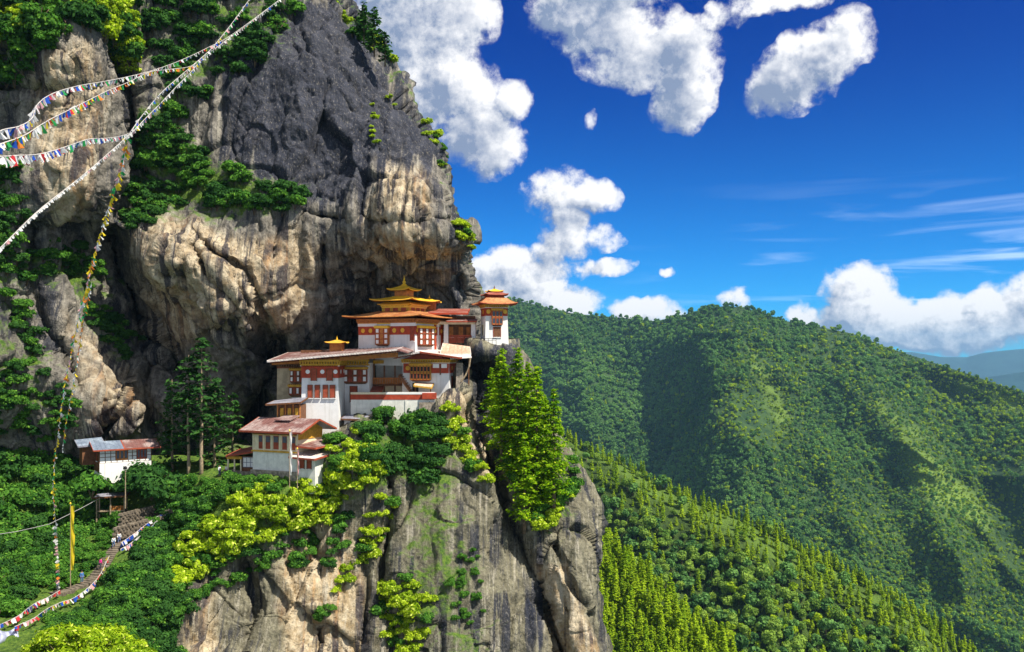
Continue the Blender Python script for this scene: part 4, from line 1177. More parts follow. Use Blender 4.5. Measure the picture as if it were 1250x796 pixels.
scatter('forest', allp, list(sc) + [r_[1] for r_ in rest], list(mrs.uniform(0, 6.28, len(mx))) + [r_[2] for r_ in rest], list(pick) + [r_[3] for r_ in rest], FSRC, 'dense green forest covering the mountain and far flanks')

# ------------------------------------------------------------------ monastery building kit (local axes: x along the front, y into the depth, z up)
def FR(y): return lambda v: (v[0], y - v[1], v[2])          # front face: u, out, z
def RT(x): return lambda v: (x + v[1], v[0], v[2])          # right face: u runs back
def LT(x): return lambda v: (x - v[1], v[0], v[2])
class PB(MB):
    """boxes on a wall: u along it, o out of it, z up"""
    def __init__(s, tf): super().__init__(); s.tf = tf
    def b(s, u0, u1, z0, z1, o=0.06, o0=-0.05): return s.box(u0, u1, o0, o, z0, z1)
    def build(s, *a, **k):
        s.v = [s.tf(v) for v in s.v]; return super().build(*a, **k)

def shutter(p, tf, u0, u1, z0, z1, mat='redwood', fr='brown'):
    w = PB(tf).b(u0, u1, z0, z1, .07).build('window', M[mat], p)
    f = PB(tf); t = .09
    f.b(u0 - t, u0, z0 - t, z1 + t, .12); f.b(u1, u1 + t, z0 - t, z1 + t, .12); f.b(u0, u1, z1, z1 + t, .12)
    f.build('frame', M[fr], w)
    PB(tf).b(u0 - .16, u1 + .16, z0 - t - .10, z0 - t, .20).build('sill', M['white'], w)
    return w

def rabsel(p, tf, u0, u1, z0, z1, cols, rows=2, out=.5, body='redwood', pane='white', paint='ochre', alt=True):
    """projecting timber window: boxed body, stepped base and painted head, light panes between red posts"""
    w = PB(tf).b(u0, u1, z0, z1, out).build('window', M[body], p)
    W_ = u1 - u0; Hh = z1 - z0
    bs = PB(tf); bs.b(u0 + .12, u1 - .12, z0 - .14, z0, out * .8); bs.b(u0 + .3, u1 - .3, z0 - .26, z0 - .14, out * .5); bs.build('base', M['brown'], w)
    hd = PB(tf); hd.b(u0 - .12, u1 + .12, z1, z1 + .16, out + .14); hd.b(u0 - .22, u1 + .22, z1 + .16, z1 + .32, out + .26)
    n = max(4, int(W_ / .3))
    for k in range(n):
        a = u0 - .1 + (W_ + .2) * k / n; hd.b(a, a + (W_ + .2) / n * .5, z1 + .32, z1 + .46, out + .2)
    hd.build('head', M[paint], w)
    pn = PB(tf); ps = PB(tf)
    cw = W_ / cols
    for c in range(cols + 1):
        a = u0 + cw * c; ps.b(max(u0, a - .07), min(u1, a + .07), z0, z1, out + .07, out - .02)
    ps.b(u0, u1, z0, z0 + .07, out + .06, out - .02)
    for r in range(1, rows): ps.b(u0, u1, z0 + Hh * r / rows - .05, z0 + Hh * r / rows + .05, out + .06, out - .02)
    ps.build('mullion_grid', M['brown' if body == 'redwood' else 'redwood'], w)
    for c in range(cols):
        if alt and c % 2: continue
        for r in range(rows):
            a = u0 + cw * c; z = z0 + Hh * r / rows; h_ = Hh / rows
            pn.b(a + cw * .2, a + cw * .8, z + h_ * .2, z + h_ * .86, out + .035, out - .02)
    pn.build('pane', M[pane], w)
    return w

def frieze(p, tf, u0, u1, z0, z1, discs=(), dmat='goldpaint', r=.36, mat='red'):
    f = PB(tf).b(u0, u1, z0, z1, .08).build('frieze', M[mat], p)
    for u in discs:
        d = PB(tf); d.disc_front(u, 0, (z0 + z1) / 2, r)
        n = len(d.v); d.v = [(a, -b + .08, c) for a, b, c in d.v]
        d.build('disc', M[dmat], f)
    return f

def cornice(p, tf, u0, u1, z0, z1, mat='ochre', out=.35, edge='white'):
    c = PB(tf); h = z1 - z0
    c.b(u0, u1, z0, z0 + h * .28, out * .35); c.b(u0, u1, z0 + h * .66, z1, out)
    n = max(3, int((u1 - u0) / .42))
    for k in range(n):
        a = u0 + (u1 - u0) * k / n; c.b(a, a + (u1 - u0) / n * .55, z0 + h * .28, z0 + h * .66, out * .8)
    o = c.build('cornice', M[mat], p)
    PB(tf).b(u0, u1, z0 - .12, z0 - .002, .14).build('moulding', M[edge], o)
    return o

def slabroof(p, quad, t, mat, edge=None, front=True, name='roof'):
    r = MB().slab(quad, t).build(name, M[mat], p)
    if edge:
        q = [Vector(x) for x in quad]
        f = MB()
        for a, b in ((q[0], q[1]), (q[1], q[2]), (q[3], q[0])):
            d = (b - a).normalized(); o = Vector((d.y, -d.x, 0)).normalized()
            a2, b2 = a + o * .10, b + o * .10
            vs = [a + o * .004 + Vector((0, 0, .03)), b + o * .004 + Vector((0, 0, .03)), b2 + Vector((0, 0, .03)), a2 + Vector((0, 0, .03))]
            f.slab(vs, t + .14)
        f.build('fascia', M[edge], r)
        # battens and roofing ribs up the slope
        rb = MB(); n = max(3, int((q[1] - q[0]).length / .75))
        for k in range(1, n):
            a = q[0].lerp(q[1], k / n) + Vector((0, 0, .005)); b = q[3].lerp(q[2], k / n) + Vector((0, 0, .005))
            rb.tube([a, b], .035, 4)
        rb.build('roof_rib', M[mat], r)
    return r

def hiproof(p, cx, cy, w, d, z, rise, iw, idp, mat='gold', t=.18, up=.35, edge='goldpaint', name='roof', under='orange'):
    """hipped pagoda roof with upturned corners; eaves w x d at height z, running up to iw x idp"""
    n = 10; m = MB(); rings = []
    for j in range(5):
        f = j / 4; g_ = 1 - (1 - f) ** 1.0
        hw = w / 2 + (iw - w) / 2 * g_; hd = d / 2 + (idp - d) / 2 * g_
        ring = []
        for side in range(4):
            for k in range(n):
                a = -1 + 2 * k / n
                x, y = [(a * hw, -hd), (hw, a * hd), (-a * hw, hd), (-hw, -a * hd)][side]
                ring.append((cx + x, cy + y, z + rise * (f ** 1.35) + up * (abs(a) ** 4) * (1 - f) ** 2))
        rings.append(ring)
    N_ = 4 * n; vs = [v for r_ in rings for v in r_]; fs = []
    for j in range(4):
        for k in range(N_): fs.append((j * N_ + k, j * N_ + (k + 1) % N_, (j + 1) * N_ + (k + 1) % N_, (j + 1) * N_ + k))
    fs.append(tuple(4 * N_ + k for k in range(N_)))
    b = len(vs); vs += [(x, y, zz - t) for x, y, zz in rings[0]]
    for k in range(N_): fs.append((k, b + k, b + (k + 1) % N_, (k + 1) % N_))
    m.add(vs, fs); r = m.build(name, M[mat], p)
    u_ = MB(); inner = [(cx + (x - cx) * .62, cy + (y - cy) * .62, z - t + .25) for x, y, _ in rings[0]]
    u_.add([(x, y, zz - t + .004) for x, y, zz in rings[0]] + inner, [(k, (k + 1) % N_, N_ + (k + 1) % N_, N_ + k) for k in range(N_)])
    u_.build('soffit', M[under], r)
    e = MB()
    ring0 = [Vector(v) for v in rings[0]]
    e.tube([v + Vector((0, 0, -t * .4)) for v in ring0] + [ring0[0] + Vector((0, 0, -t * .4))], t * .55, 5)
    e.build('eave_edge', M[edge], r)
    return r

def finial(p, x, y, z, h, mat='gold'):
    MB().lathe([(.05 * h, 0), (.22 * h, .02 * h), (.25 * h, .12 * h), (.10 * h, .2 * h), (.16 * h, .3 * h), (.17 * h, .38 * h), (.06 * h, .5 * h), (.09 * h, .6 * h), (.04 * h, .72 * h), (.01 * h, h)], (x, y, z), 10).build('finial', M[mat], p)

def building(name, px, py, Y, rot, label, cat='building'):
    return tag(empty(name, W(px, py, Y), R(rot)), label, cat)

# ---- the great white hall
h = building('monastery_hall', 414, 527, 150, 0, 'tall white hall with red frieze and four narrow red windows, largest building on the ledge')
MB().box(-6.45, 0, 0, 9, -4, 11.0, .22, .22).build('wall', M['lime'], h)
f_ = FR(.12); r_ = RT(-.12)
frieze(h, f_, -6.3, -.15, 8.95, 11.0, (-5.24, -2.8, -.62), 'white', .36)
frieze(h, r_, .25, 8.8, 8.95, 11.0, (1.6, 4.4), 'white', .36)
for u0, u1 in ((-4.65, -3.8), (-2.05, -1.15)): shutter(h, FR(.02), u0, u1, 8.5, 10.4)
for u0, u1 in ((-5.2, -4.5), (-4.0, -3.28), (-2.66, -1.92), (-1.5, -.72)): shutter(h, FR(.06), u0, u1, 5.66, 7.72)
cornice(h, FR(.18), -6.5, 0.1, 11.0, 12.0, 'ochre', .8)
cornice(h, RT(-.18), 0, 9, 11.0, 12.0, 'ochre', .5)
# timber wing on the left
MB().box(-11.5, -6.25, 4, 10, -3, 11.0, .1, .1).build('wall', M['tan'], h)
fl = FR(4.05)
rabsel(h, fl, -9.1, -6.35, 8.1, 10.1, 5, 2, .35)
rabsel(h, fl, -9.3, -6.35, 5.9, 7.3, 5, 1, .30)
PB(fl).b(-8.9, -6.3, 4.4, 5.5, .06).build('plaster_band', M['lime'], h)
cornice(h, fl, -11.4, -6.3, 10.6, 11.3, 'brown', .5, 'redwood')
# set-back wing right of the tall block
MB().box(-1.0, 4.1, 6, 12, -2, 11.4, .05, .05).build('wall', M['lime'], h)
fb = FR(6.04)
rabsel(h, fb, -.3, 3.75, 8.0, 10.3, 5, 2, .75)
cornice(h, fb, -.3, 4.1, 10.9, 12.0, 'ochre', .9)
shutter(h, fb, .75, 1.95, 4.6, 7.3)
# open timber gallery
MB().box(4.1, 9.9, 13.5, 16, -2, 12.5).build('wall', M['limestain'], h)
g_ = MB(); g_.box(4.1, 9.9, 9.6, 13.5, 7.3, 7.6); g_.build('gallery_floor', M['brown'], h)
g_ = MB()
for k in range(20):
    x = 4.2 + 5.6 * k / 19; g_.box(x - .10, x + .10, 9.62, 9.7, 7.6, 8.55)
g_.box(4.1, 9.9, 9.55, 9.75, 8.55, 8.72); g_.build('balustrade', M['orange'], h)
for x in (4.3, 6.1, 8.0, 9.7): MB().box(x - .12, x + .12, 9.8, 10.04, 4.5, 12.2).build('post', M['brown'], h)
MB().box(4.1, 9.9, 9.75, 10.1, 11.2, 11.8).build('beam', M['ochre'], h)
MB().box(5.2, 9.9, 10.5, 12.0, 4.2, 7.3).build('undercroft_wall', M['cream'], h)
slabroof(h, [(2.6, 6.9, 6.45), (6.0, 6.9, 6.5), (6.0, 9.6, 7.2), (2.6, 9.6, 7.2)], .12, 'redtin', 'redwood', name='canopy')
# one long low roof, rising to a ridge on the right
slabroof(h, [(-11.4, -2.0, 11.85), (9.8, -2.0, 13.75), (9.8, 15, 14.6), (-11.4, 12, 13.2)], .18, 'pinktin', 'paletin')
slabroof(h, [(9.82, -2.0, 13.74), (11.6, -1.6, 13.2), (11.6, 15, 14.0), (9.82, 15, 14.58)], .18, 'pinktin', None)
rf = MB()
for k in range(26):
    x = -11 + 20.4 * k / 25; z = 11.85 + (x + 11.4) / 21.2 * 1.9 - .20
    rf.box(x - .1, x + .1, -1.8, 6, z - .25, z - .03)
rf.build('rafter', M['redwood'], h)
MB().add([(-11.2, -.1, 11.1), (9.8, -.1, 12.4), (9.8, .1, 12.4), (-11.2, .1, 11.1), (-11.2, -.1, 11.4), (9.8, -.1, 13.2), (9.8, .1, 13.2), (-11.2, .1, 11.4)],
         [(3, 2, 1, 0), (4, 5, 6, 7), (0, 1, 5, 4), (1, 2, 6, 5), (2, 3, 7, 6), (3, 0, 4, 7)]).build('wall_plate', M['orange'], h)
lx, ly = -2.2, 9.5
MB().box(lx - 1.1, lx + 1.1, ly - 1.1, ly + 1.1, 12.6, 14.9).build('roof_lantern', M['orange'], h)
hiproof(h, lx, ly, 3.6, 3.6, 14.9, .5, .7, .7, 'ochre', .12, .2); finial(h, lx, ly, 15.35, .8)
MB().box(-8.5, -3.5, 9, 11, 12.3, 13.6).build('clerestory', M['brown'], h)

# ---- chapel house on the right
d = building('chapel_house', 549, 488, 156, -9, 'white chapel house with an ochre bay window and red frieze, right of the open gallery')
MB().box(-8.6, 0, 0, 7, -2.5, 6.4, .18, .18).build('wall', M['lime'], d)
fd, rd = FR(.12), RT(-.12)
frieze(d, fd, -8.3, -.2, 4.6, 6.3, (-7.5,), 'goldpaint', .4)
frieze(d, rd, .3, 6.8, 4.6, 6.3, (2, 4.8), 'goldpaint', .4)
rabsel(d, fd, -6.9, -3.3, 3.4, 5.9, 6, 2, .8, 'ochre', 'dark', 'ochre', False)
PB(fd).b(-3.0, -1.9, 5.5, 6.2, .16).build('white_panel', M['white'], d); PB(fd).b(-1.5, -.5, 5.5, 6.2, .16).build('white_panel', M['white'], d)
PB(fd).b(-1.78, -1.62, 4.3, 6.2, .14).build('strut', M['brown'], d)
cornice(d, FR(.18), -8.6, 0, 6.4, 7.0, 'ochre', .55)
cornice(d, RT(-.18), 0, 7, 6.4, 7.0, 'ochre', .4)
shutter(d, rd, 1.6, 2.6, 2.0, 4.0)
# little porch with its door, and the dark stair beside it
PB(fd).b(-6.7, -5.6, 1.2, 2.9, .05).build('door', M['dark'], d)
slabroof(d, [(-6.0, -1.5, 2.5), (-2.9, -1.5, 2.15), (-2.9, .15, 2.9), (-6.0, .15, 3.1)], .14, 'tantin', 'ochre', name='porch_roof')
for x in (-5.8, -3.1): MB().box(x - .08, x + .08, -1.3, -1.14, 1.1, 2.3).build('porch_post', M['brown'], d)
st = MB(); st.add([(-8.9, -.4, 4.4), (-8.9, .6, 4.4), (-6.6, -.4, 1.3), (-6.6, .6, 1.3), (-9.15, -.4, 4.0), (-9.15, .6, 4.0), (-6.9, -.4, 1.0), (-6.9, .6, 1.0)], [(0, 1, 3, 2), (4, 6, 7, 5), (0, 2, 6, 4), (1, 5, 7, 3), (0, 4, 5, 1), (2, 3, 7, 6)])
for k in range(9):
    f = k / 8; st.box(-8.8 + 2.1 * f, -8.45 + 2.1 * f, -.5, .6, 4.25 - 2.9 * f, 4.38 - 2.9 * f)
st.build('stair', M['brown'], d)
slabroof(d, [(-9.9, -1.6, 7.45), (-4.9, -1.6, 8.35), (-4.9, 8, 8.9), (-9.9, 8, 7.7)], .16, 'pinktin', 'paletin')
slabroof(d, [(-4.9, -1.6, 8.35), (2.2, -1.6, 7.35), (2.2, 8, 7.6), (-4.9, 8, 8.9)], .16, 'paletin', 'redwood')
rf = MB()
for k in range(20):
    x = -9.6 + 11.4 * k / 19; z = (7.45 + (x + 9.9) / 5 * .9 if x < -4.9 else 8.35 - (x + 4.9) / 7.1) - .18
    rf.box(x - .09, x + .09, -1.4, .3, z - .22, z - .03)
rf.build('rafter', M['redwood'], d)
MB().add([(-8.6, .06, 6.95), (0, .06, 6.95), (-4.9, .06, 8.2), (-8.6, .3, 6.95), (0, .3, 6.95), (-4.9, .3, 8.2)], [(0, 1, 2), (5, 4, 3), (0, 3, 4, 1), (1, 4, 5, 2), (2, 5, 3, 0)]).build('gable', M['redwood'], d)

# ---- terrace with its red-banded wall
tw = building('terrace_wall', 428, 512, 153, 0, 'white terrace wall with a long red band along its top, below the open gallery', 'wall')
MB().box(0, 14.3, 0, .8, -3.0, 4.6, .02, .05).build('wall', M['limestain'], tw)
ft = FR(.05)
PB(ft).b(0, 14.3, 3.35, 4.25, .06).build('band', M['red'], tw)
PB(ft).b(0, 6.0, 4.25, 4.6, .10).build('coping', M['cream'], tw); PB(ft).b(6.0, 14.3, 4.25, 4.6, .10).build('coping', M['white'], tw)
MB().box(0, 14.3, .8, 8, 3.0, 3.6).build('deck', M['stonewall'], tw)
MB().box(11.6, 15.0, -.45, 0.02, -1.6, 2.9, .1, .1).build('plinth', M['stonewall'], tw)
MB().box(12.2, 14.6, -.5, -.02, 3.5, 4.5).build('corner_cap', M['red'], tw)
for x in (3.2, 9.4): MB().box(x - .15, x + .15, -.08, -.01, -1.5, 3.3).build('drain_stain', M['limestain'], tw)

# ---- small things on the ledge by the terrace
sb = building('white_outbuilding', 441, 527, 150.5, -6, 'small white outbuilding with a flat dark roof tucked under the terrace wall')
MB().box(-2.9, 0, 0, 2.2, -2, 1.9).build('wall', M['lime'], sb)
shutter(sb, FR(0), -1.9, -1.2, .2, 1.3, 'brown')
slabroof(sb, [(-3.3, -.6, 2.2), (1.6, -.6, 2.1), (1.6, 2.8, 2.7), (-3.3, 2.8, 2.8)], .14, 'greytin', 'brown')

hu = building('wooden_hut', 367, 520, 147, -4, 'small brown wooden hut under a grey tin roof left of the white hall foot', 'hut')
MB().box(-3.8, 0, 0, 3, -1.5, 3.4).build('wall', M['brown'], hu)
for x in (-3.8, -2.5, -1.2, -.1): MB().box(x - .1, x + .1, -.16, -.01, -1, 3.5).build('post', M['orange'], hu)
for x in (-3.1, -1.85, -.65): shutter(hu, FR(0), x - .3, x + .3, 1.2, 2.9, 'ochre')
slabroof(hu, [(-5.4, -1.2, 3.6), (.3, -1.2, 3.95), (.3, 3.4, 4.6), (-5.4, 3.4, 4.0)], .14, 'greytin', 'brown')

wk = building('covered_walkway', 574, 436, 158, 6, 'sunlit tan tin lean-to roof over a walkway right of the chapel house', 'walkway')
slabroof(wk, [(-5.3, -1.6, .6), (0, -1.2, .55), (.1, 3.6, 1.9), (-4.6, 3.2, 2.5)], .14, 'tantin', 'paletin')
slabroof(wk, [(-3.6, -3.0, -.25), (.1, -2.6, .0), (.0, -1.2, .42), (-3.6, -1.5, .40)], .12, 'paletin', None)
for x, y in ((-4.6, -1.2), (-2.4, -1.0), (-.3, -.9)): MB().box(x - .1, x + .1, y, y + .2, -5.5, .5).build('post', M['brown'], wk)
MB().box(-2.6, -1.2, -1.4, .6, -6.5, -1.0, .15, .15).build('rubble_pier', M['stonewall'], wk)
MB().tube([(0, -1, .2), (-.25, -1.2, -1.6), (-.9, -1.3, -3.2), (-1.7, -1.3, -4.3)], .16, 6).build('bent_timber', M['palebark'], wk)

# ---- the golden-roofed temple
t_ = building('golden_temple', 507, 429, 157, -25, 'white temple with stacked gilded pagoda roofs, standing highest against the cliff', 'temple')
MB().box(-12, 0, 0, 12, -2.5, 5.6, .12, .12).build('wall', M['lime'], t_)
fa, ra = FR(.07), RT(-.07)
frieze(t_, fa, -11.9, -.1, 2.95, 4.45, (-10.9, -9.3, -4.3, -2.6), 'goldpaint', .40)
frieze(t_, ra, .1, 11.9, 2.95, 4.45, (.7, 6.9, 9.2), 'goldpaint', .36)
PB(fa).b(-11.95, -7.9, 4.45, 4.95, .16).build('white_moulding', M['white'], t_); PB(fa).b(-5.0, .05, 4.45, 5.05, .2).build('white_moulding', M['white'], t_)
rabsel(t_, fa, -8.0, -5.3, 1.2, 4.1, 3, 3, .55, 'orange', 'white', 'gold')
shutter(t_, FR(0), -.95, -.3, 1.9, 4.6, 'redwood', 'redwood')
rabsel(t_, ra, .7, 5.8, 1.1, 4.1, 5, 3, .55, 'redwood', 'white', 'gold')
for u in (7.0, 9.4, 11.4): PB(ra).b(u - .35, u + .35, -1, 4.9, .12).build('pier', M['red'], t_)
cornice(t_, fa, -12, 0, 5.0, 5.75, 'orange', .6, 'gold'); cornice(t_, ra, 0, 12, 5.0, 5.75, 'orange', .6, 'gold')
cx, cy_ = -6.0, 6.0
hiproof(t_, cx, cy_, 16.4, 15.4, 6.15, 1.1, 7, 7, 'coppertin', .2, .25, 'orange', under='redwood')
b2 = MB().box(cx - 2.9, cx + 2.9, cy_ - 2.9, cy_ + 2.9, 6.6, 8.4).build('upper_storey', M['ochre'], t_)
for tf, s0 in ((FR(cy_ - 2.9), cx - 2.9), (RT(cx + 2.9), cy_ - 2.9)):
    for k in range(3):
        PB(tf).b(s0 + .7 + k * 1.7, s0 + 1.7 + k * 1.7, 7.1, 7.9, .08).build('panel', M['redwood'], b2)
    cornice(b2, tf, s0, s0 + 5.8, 8.0, 8.4, 'gold', .5, 'gold')
hiproof(t_, cx, cy_, 7.0, 7.0, 8.5, .45, 5.2, 5.2, 'gold', .16, .12)
hiproof(t_, cx, cy_, 9.0, 9.0, 9.2, .9, 2.6, 2.6, 'gold', .16, .32)
b3 = MB().box(cx - 1.25, cx + 1.25, cy_ - 1.25, cy_ + 1.25, 9.7, 11.1).build('lantern_storey', M['orange'], t_)
hiproof(t_, cx, cy_, 4.6, 4.6, 11.2, .95, .6, .6, 'gold', .14, .3)
finial(t_, cx, cy_, 12.0, 2.0)

# ---- gallery house between the temple and the tower
gh = building('gallery_house', 579, 416, 163, 0, 'low white and brown gallery house with red roofs between the temple and the tower')
MB().box(-9.5, 0, 3, 8, -1.5, 4.6).build('wall', M['brown'], gh)
for x in (-6.9, -5.2, -.25): MB().box(x - .42, x + .42, 1.0, 3.0, -1.2, 3.0, .04, .04).build('pier', M['lime'], gh)
MB().box(-9.6, .1, .9, 1.2, 3.0, 3.5).build('beam', M['cream'], gh)
g_ = MB()
for k in range(18):
    x = -4.6 + 4.0 * k / 17; g_.box(x - .08, x + .08, .95, 1.05, -.4, 1.0)
g_.box(-4.7, -.6, .9, 1.1, .9, 1.05); g_.build('balustrade', M['redwood'], gh)
for x in (-4.4, -2.6, -1.2): shutter(gh, FR(3), x - .4, x + .4, .8, 2.6, 'orange')
shutter(gh, FR(3), -6.3, -5.8, .4, 2.5)
slabroof(gh, [(-5.0, -.6, 3.55), (.35, -.6, 3.55), (.35, 3, 4.1), (-5.0, 3, 4.1)], .14, 'pinktin', 'redwood')
slabroof(gh, [(-11.5, 1.2, 5.05), (-1.3, 1.2, 5.05), (-1.3, 8.4, 6.2), (-11.5, 8.4, 6.2)], .16, 'redtin', 'red')
MB().box(-9.9, -7.5, 5, 7.4, 5.6, 7.2).build('roof_lantern', M['orange'], gh)
hiproof(gh, -8.7, 6.2, 4.2, 4.2, 7.3, .7, .6, .6, 'gold', .12, .25); finial(gh, -8.7, 6.2, 7.9, .9)

# ---- the tower on the outer edge
tv = building('watch_tower', 592, 417, 162, 14, 'white tower with red two-tier roof standing alone on the outer edge of the ledge', 'tower')
tv.scale = (.93, .93, .95)
MB().box(0, 4.75, 0, 4.6, -1.2, 6.9, .28, .28).build('wall', M['lime'], tv)
f1 = FR(.22); l1 = LT(.22)
frieze(tv, f1, .2, 4.55, 4.9, 6.5, (.72, 4.03), 'goldpaint', .42)
frieze(tv, l1, .3, 4.3, 4.9, 6.5, (2.3,), 'goldpaint', .42)
rabsel(tv, f1, 1.35, 3.45, 3.2, 5.9, 3, 2, .55, 'orange', 'glass', 'ochre', False)
shutter(tv, FR(.1), 1.75, 3.1, .9, 2.7, 'brown', 'redwood')
shutter(tv, LT(.1), 1.7, 2.7, 1.2, 3.2, 'dark', 'cream')
cornice(tv, FR(.2), .0, 4.75, 6.5, 7.05, 'ochre', .5); cornice(tv, LT(.2), .0, 4.6, 6.5, 7.05, 'ochre', .5)
hiproof(tv, 2.37, 2.3, 7.6, 7.4, 7.15, 1.2, 4.2, 4.2, 'coppertin', .16, .3, 'redwood', under='red')
MB().box(.75, 4.0, .7, 3.9, 7.9, 8.9).build('upper_storey', M['red'], tv)
hiproof(tv, 2.37, 2.3, 4.6, 4.6, 8.95, .7, 2.2, 2.2, 'redtin', .14, .25, 'redwood', under='brown')
hiproof(tv, 2.37, 2.3, 3.0, 3.0, 9.65, .5, .5, .5, 'gold', .12, .2)
finial(tv, 2.37, 2.3, 10.0, 1.0, 'brown')
rl = tag(empty('railing', W(577, 417, 161.5)), 'thin dark railing along the ledge edge at the foot of the tower', 'railing')
for k in range(7): MB().tube([(k * .7, 0, -.6), (k * .7, 0, .55)], .04, 5).build('post', M['dark'], rl)
MB().tube([(0, 0, .55), (4.2, 0, .55)], .04, 5).build('rail', M['dark'], rl); MB().tube([(0, 0, .2), (4.2, 0, .2)], .03, 5).build('rail', M['dark'], rl)

# ---- the lower house with the cream window band
lo = building('lower_house', 363, 578, 141, -22, 'low white house with cream window band and faded red tin roof, below the hall')
MB().box(-8.6, 0, 0, 7, -2.0, 3.2, .08, .08).build('wall', M['limestain'], lo)
MB().box(-8.55, -.05, .05, 6.95, 3.2, 6.7).build('timber_storey', M['cream'], lo)
fo = FR(.05)
for a, b in ((318.5, 323), (326.6, 332), (335.5, 341.6), (345.7, 351), (356, 360.6)):
    k = .129 / .815 * 1.05
    w = PB(fo).b((a - 363) * k, (b - 363) * k, 3.6, 5.75, .02, -.3).build('window', M['redwood'], lo)
    PB(fo).b((a - 363) * k + .06, (b - 363) * k - .06, 4.7, 5.6, .035).build('pane', M['glass'], w)
ps = PB(fo)
for a in (312.5, 325, 333.8, 343.6, 353.4, 362.6): ps.b((a - 363) * k - .12, (a - 363) * k + .12, 3.3, 6.2, .14)
ps.b(-8.6, 0, 6.05, 6.2, .13)
ps.build('mullion_grid', M['cream'], lo)
PB(fo).b(-8.7, .1, 3.12, 3.38, .2).build('sill', M['ochre'], lo)
cornice(lo, fo, -8.6, 0, 5.95, 6.6, 'brown', .5, 'ochre')
ro = RT(-.05)
PB(ro).b(.2, 6.8, 5.2, 6.7, .1).build('painted_panel', M['ochre'], lo)
slabroof(lo, [(-10.0, -1.5, 6.55), (1.7, -1.5, 6.55), (1.7, 3.5, 8.35), (-10.0, 3.5, 8.35)], .15, 'pinktin', 'redwood')
slabroof(lo, [(1.7, 8.4, 6.55), (-10.0, 8.4, 6.55), (-10.0, 3.52, 8.34), (1.7, 3.52, 8.34)], .15, 'greytin', 'redwood')
slabroof(lo, [(-5.6, 1.6, 8.15), (-2.6, 1.6, 8.15), (-2.6, 4.4, 8.75), (-5.6, 4.4, 8.75)], .15, 'pinktin', None, name='roof_hatch')
MB().add([(.0, .1, 6.65), (.0, 6.9, 6.65), (.0, 3.5, 8.15), (-.2, .1, 6.65), (-.2, 6.9, 6.65), (-.2, 3.5, 8.15)], [(0, 1, 2), (5, 4, 3), (0, 3, 4, 1), (1, 4, 5, 2), (2, 5, 3, 0)]).build('gable', M['ochre'], lo)
slabroof(lo, [(-.1, -.4, 4.35), (3.2, .1, 4.1), (3.2, 6.4, 4.3), (-.1, 6.4, 4.9)], .13, 'pinktin', 'redwood', name='skirt_roof')
MB().box(0.02, 3.5, -.3, 4.2, -3.0, 2.55, .06, .06).build('annex_wall', M['limestain'], lo)
fx = FR(-.27)
for a in (1.1, 2.4): shutter(lo, fx, a - .35, a + .35, .9, 2.15, 'redwood')
slabroof(lo, [(-.5, -1.5, 2.75), (4.2, -1.5, 2.6), (4.2, 4.9, 3.1), (-.5, 4.9, 3.6)], .14, 'paletin', 'redwood', name='annex_roof')
MB().box(-8.7, 0, -.35, -.1, -2.2, .25).build('plinth', M['stonewall'], lo)

# ---- entrance porch at its left
po = building('entrance_porch', 312, 574, 146, -8, 'small porch with red roof and white lattice window, left of the lower house', 'porch')
MB().box(-2.3, 0, 0, 3, -1.0, 2.2).build('wall', M['brown'], po)
w = PB(FR(0)).b(-2.15, -.15, .45, 2.1, .06).build('window', M['white'], po)
lt = PB(FR(0))
for k in range(4): lt.b(-2.15 + k * .63, -2.08 + k * .63, .45, 2.1, .11)
for k in range(3): lt.b(-2.15, -.15, .45 + k * .76, .53 + k * .76, .10)
lt.build('lattice', M['greytin'], w)
for x in (-4.7, -3.6, -2.5): MB().box(x - .1, x + .1, -.1, .1, -.8, 2.2).build('post', M['cream'], po)
MB().box(-4.9, -2.3, -.14, .14, 1.75, 2.2).build('beam', M['ochre'], po)
MB().box(-5.2, .2, -.9, 2.8, -1.2, -.2).build('floor', M['stonewall'], po)
slabroof(po, [(-4.6, -1.0, 2.4), (.3, -1.0, 3.2), (.3, 3, 3.9), (-3.9, 3, 3.1)], .14, 'redtin', 'redwood')

# ---- half-timbered house on the left
lh = building('half_timbered_house', 121, 576, 146, 34, 'half-timbered white house with a red and blue-grey tin roof, alone at the far left')
lh.scale = (.84, .84, .86)
MB().box(0, 9.6, 0, 5.6, -.2, 4.2).build('wall', M['brown'], lh)
MB().box(.05, 9.55, -.12, 5.5, -2.3, 1.55, .02, .02).build('lower_wall', M['lime'], lh)
fh = FR(0)
pn = PB(fh)
xs = [.15, 1.0, 1.15, 2.0, 2.15, 2.9, 5.25, 5.95, 6.1, 6.75, 8.75, 9.45]
for k in range(0, 12, 2):
    for z0, z1 in ((1.95, 2.6), (2.72, 3.3), (3.42, 4.05)): pn.b(xs[k], xs[k + 1], z0, z1, .06)
for k in range(9): pn.b(.15 + k * 1.045, 1.05 + k * 1.045, 1.62, 1.9, .06)
pn.build('plaster_panel', M['white'], lh)
for a, b, c in ((3.0, 5.15, 'orange'), (6.85, 8.65, 'redwood')):
    w = PB(fh).b(a, b, 2.0, 4.0, .12).build('window', M[c], lh)
    pp = PB(fh)
    for k in range(3): pp.b(a + .15 + k * (b - a) / 3, a + (b - a) / 3 * (k + 1) - .1, 2.3, 3.7, .135)
    pp.build('pane', M['glass'], w)
shl = LT(0); shutter(lh, shl, 1.5, 2.6, 1.9, 3.4, 'redwood')
slabroof(lh, [(-1.2, -1.3, 4.2), (4.4, -1.3, 4.2), (4.4, 2.8, 5.5), (-1.2, 2.8, 5.5)], .13, 'bluetin', 'redwood')
slabroof(lh, [(4.4, -1.3, 4.22), (11.0, -1.3, 4.22), (11.0, 2.8, 5.52), (4.4, 2.8, 5.52)], .13, 'pinktin', 'redwood')
